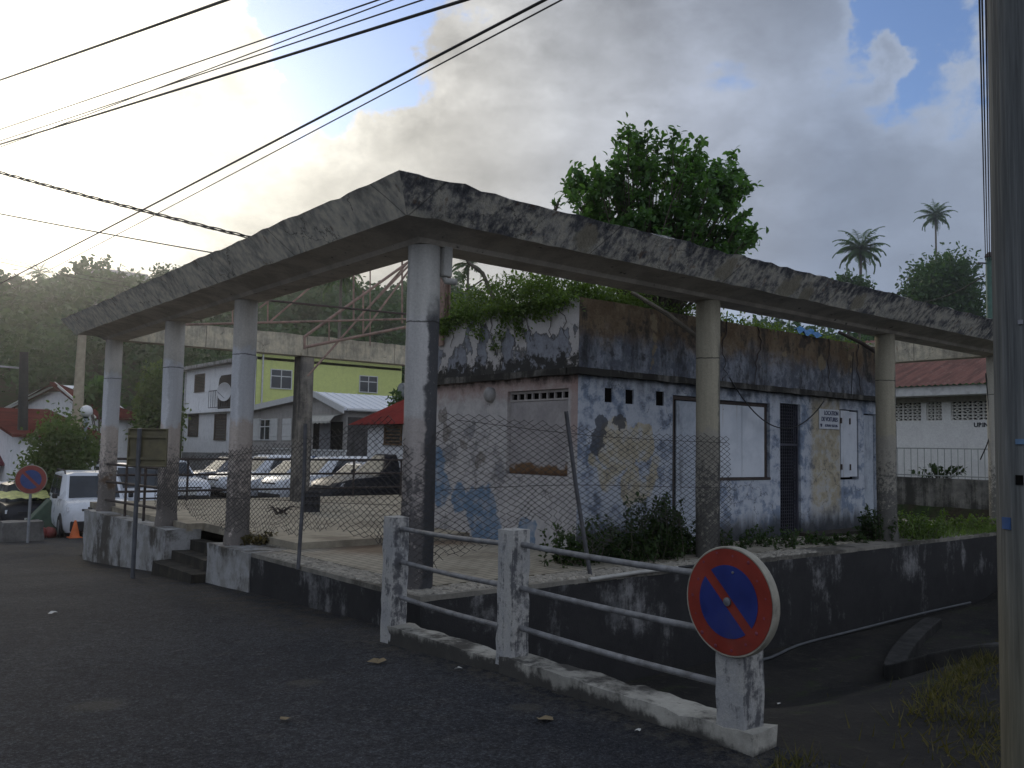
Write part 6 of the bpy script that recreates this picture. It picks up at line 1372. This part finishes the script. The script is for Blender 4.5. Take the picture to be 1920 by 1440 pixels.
# woods on the hillside
FP = []; FS = []
def clear(x, y): return not ((HXc-5 < x < hxR+5 and HYc-6 < y < hyL+5) or (h1x0-5 < x < h1x1+5 and y < h1y+5) or (gx0-4 < x < gx0+14 and y < 42))
n_tree = 1250; az = np.radians(rng.uniform(14, 90, n_tree)); rho = 56+(178-56)*rng.random(n_tree)**.72
for a_, r_ in zip(az, rho):
    x, y = CAM[0]+r_*math.cos(a_), CAM[1]+r_*math.sin(a_); g = float(surf(x, y))
    if not clear(x, y): continue
    R_c = rng.uniform(1.8, 3.6); c = np.array([x, y, g+R_c*rng.uniform(.8, 1.3)]); n = int(150*min(1.6, (80/r_)**1.0))+90
    FP.append(crown_pts(c, R_c, R_c*rng.uniform(.8, 1.15), n, 11)); FS.append(np.full(n, .55 if r_ < 100 else .8))
FP = np.concatenate(FP); FS = np.concatenate(FS)*rng.uniform(.6, 1.3, len(FP))
tag(fastmesh('woodland', quads_leaf(FP, FS*1.15), 4, ML_FOR), 'dense dark green woodland covering the hillside', 'woodland', None, 'stuff')

# ================================================================== poles, lamps and overhead lines
lg = dep(162, 771, 31.5); gl = float(surf(lg[0], lg[1]))
gl_ = thing('globe_lamp', 'white globe street lamp on a slim pale post above the green bush', 'street lamp', (lg[0], lg[1], gl)); b = MB(); b.tube([(0, 0, 0), (0, 0, lg[2]-gl-.2)], .06, 10); b.build('post', plain('lamp_post', (.26, .30, .33), .6, .2), gl_, 40)
b = MB(); b.lathe([(0.001, -.22)]+[(.215*math.cos(a_), .215*math.sin(a_)) for a_ in np.linspace(-1.2, 1.55, 14)], c=(0, 0, lg[2]-gl), n=24); b.build('globe', plain('opal_globe', (.62, .62, .60), .35, .05), gl_, 60)
b = MB(); b.lathe([(.07, -.26), (.10, -.2), (.08, -.18)], c=(0, 0, lg[2]-gl), n=12); b.build('collar', M_BLKP, gl_)
cp0 = dep(152, 640, 35.0); gcp = float(surf(cp0[0], cp0[1])); po = root('utility_pole', 'pale concrete pole rising behind the bush to the canopy end', 'utility pole', (cp0[0], cp0[1], gcp)); cpb = dep(142, 830, 35.0)
adopt(MB().tube([(cpb[0], cpb[1], gcp-.2), tuple(cpb), tuple(dep(155, 612, 35.0))], [.24, .22, .15], 14).build('shaft', plain('pale_concrete', (.34, .29, .21), .9, .2), None, 50), po)
dp = dep(45, 660, 38.0); gdp = float(surf(dp[0], dp[1])); po = root('utility_pole', 'dark wooden pole carrying a street lamp arm before the red roofs', 'utility pole', (dp[0], dp[1], gdp)); dpb = dep(42, 850, 38.0)
adopt(MB().tube([(dpb[0], dpb[1], gdp-.2), tuple(dpb), tuple(dp)], [.24, .22, .17], 12).build('shaft', plain('tarred_wood', (.035, .036, .035), .9, .3), None, 50), po)
adopt(MB().tube([dep(44, 720, 38), dep(46, 700, 38), dep(38, 690, 38), dep(0, 687, 38.5), dep(-30, 688, 38.8)], .045, 8).build('lamp_arm', plain('arm_grey', (.28, .30, .31), .5, .2), None, 40), po)
b = MB(); b.lathe([(.0, -.12), (.12, -.1), (.16, 0), (.06, .08), (0, .1)], c=tuple(dep(-42, 690, 38.9)), n=14); adopt(b.build('lamp_head', MATS['arm_grey'], None, 40), po)
lines = [((-60, 166), (460, -24), 30, 11, .020, 'single line strung well apart from the bundle'), ((-60, 258), (760, -30), 30, 10, .010, 'uppermost thin line of the overhead bundle'), ((-60, 279), (850, -32), 30.5, 10, .010, 'middle thin line of the overhead bundle'), ((-60, 293), (800, -36), 29.5, 10.5, .009, 'thin line twisting across the overhead bundle'), ((-60, 284), (960, -40), 30, 10, .021, 'thick black cable of the overhead bundle'),
         ((-20, 538), (1100, -55), 34, 9, .018, 'thick overhead line running from the ridge to above the canopy'), ((60, 519), (1140, -60), 34, 9, .010, 'thin overhead line beneath the thick one above the canopy')]
for (p0, p1, d0, d1, r, lab) in lines:
    a, c = dep(*p0, d0), dep(*p1, d1)
    sagcable(a+(a-c)*.9, c+(c-a)*.7, .10, r, 'overhead cable: '+lab, 40)
a = dep(-60, 296, 26); c = dep(540, 462, 22); a = a+(a-c)*.8; t = np.linspace(0, 1, 80)
tw = root('overhead_cable', 'twisted black service cable sagging down towards the canopy roof', 'cable', a)
for k in range(3):
    p = a+(c-a)*t[:, None]; p[:, 2] -= .34*4*t*(1-t)*.5; ph = k*2.1; p[:, 2] += .035*np.sin(t*72+ph); p[:, 0] += .035*np.cos(t*72+ph); adopt(MB().tube(p, .018, 5).build('strand', M_CAB, None, True), tw)
sagcable(2*dep(-60, 383, 26)-dep(480, 488, 23), dep(480, 488, 23), .10, .018, 'single service cable dropping behind the canopy beam'); sagcable(dep(-60, 477, 60), dep(240, 538, 60), .1, .02, 'distant line above the ridge palms, lower strand'); sagcable(dep(-60, 470, 60), dep(240, 530, 60), .1, .015, 'distant line above the ridge palms, upper strand')

# ================================================================== haze volume, added as a stand-in for lens glare
hz = MB(); hz.box((-45, -45, -6), (215, 215, 62)); ho = hz.build('haze', None); ho['kind'] = 'stuff'; tag(ho, 'thin haze volume added for the bright glare veil over the hill', 'haze')
hm = bpy.data.materials.new('haze'); hm.use_nodes = True; hm.node_tree.nodes.clear(); no = hm.node_tree.nodes.new('ShaderNodeOutputMaterial'); pv = hm.node_tree.nodes.new('ShaderNodeVolumePrincipled')
pv.inputs['Color'].default_value = (.93, .95, .97, 1); pv.inputs['Density'].default_value = .0006; pv.inputs['Anisotropy'].default_value = .84
hm.node_tree.links.new(pv.outputs[0], no.inputs['Volume']); ho.data.materials.append(hm)
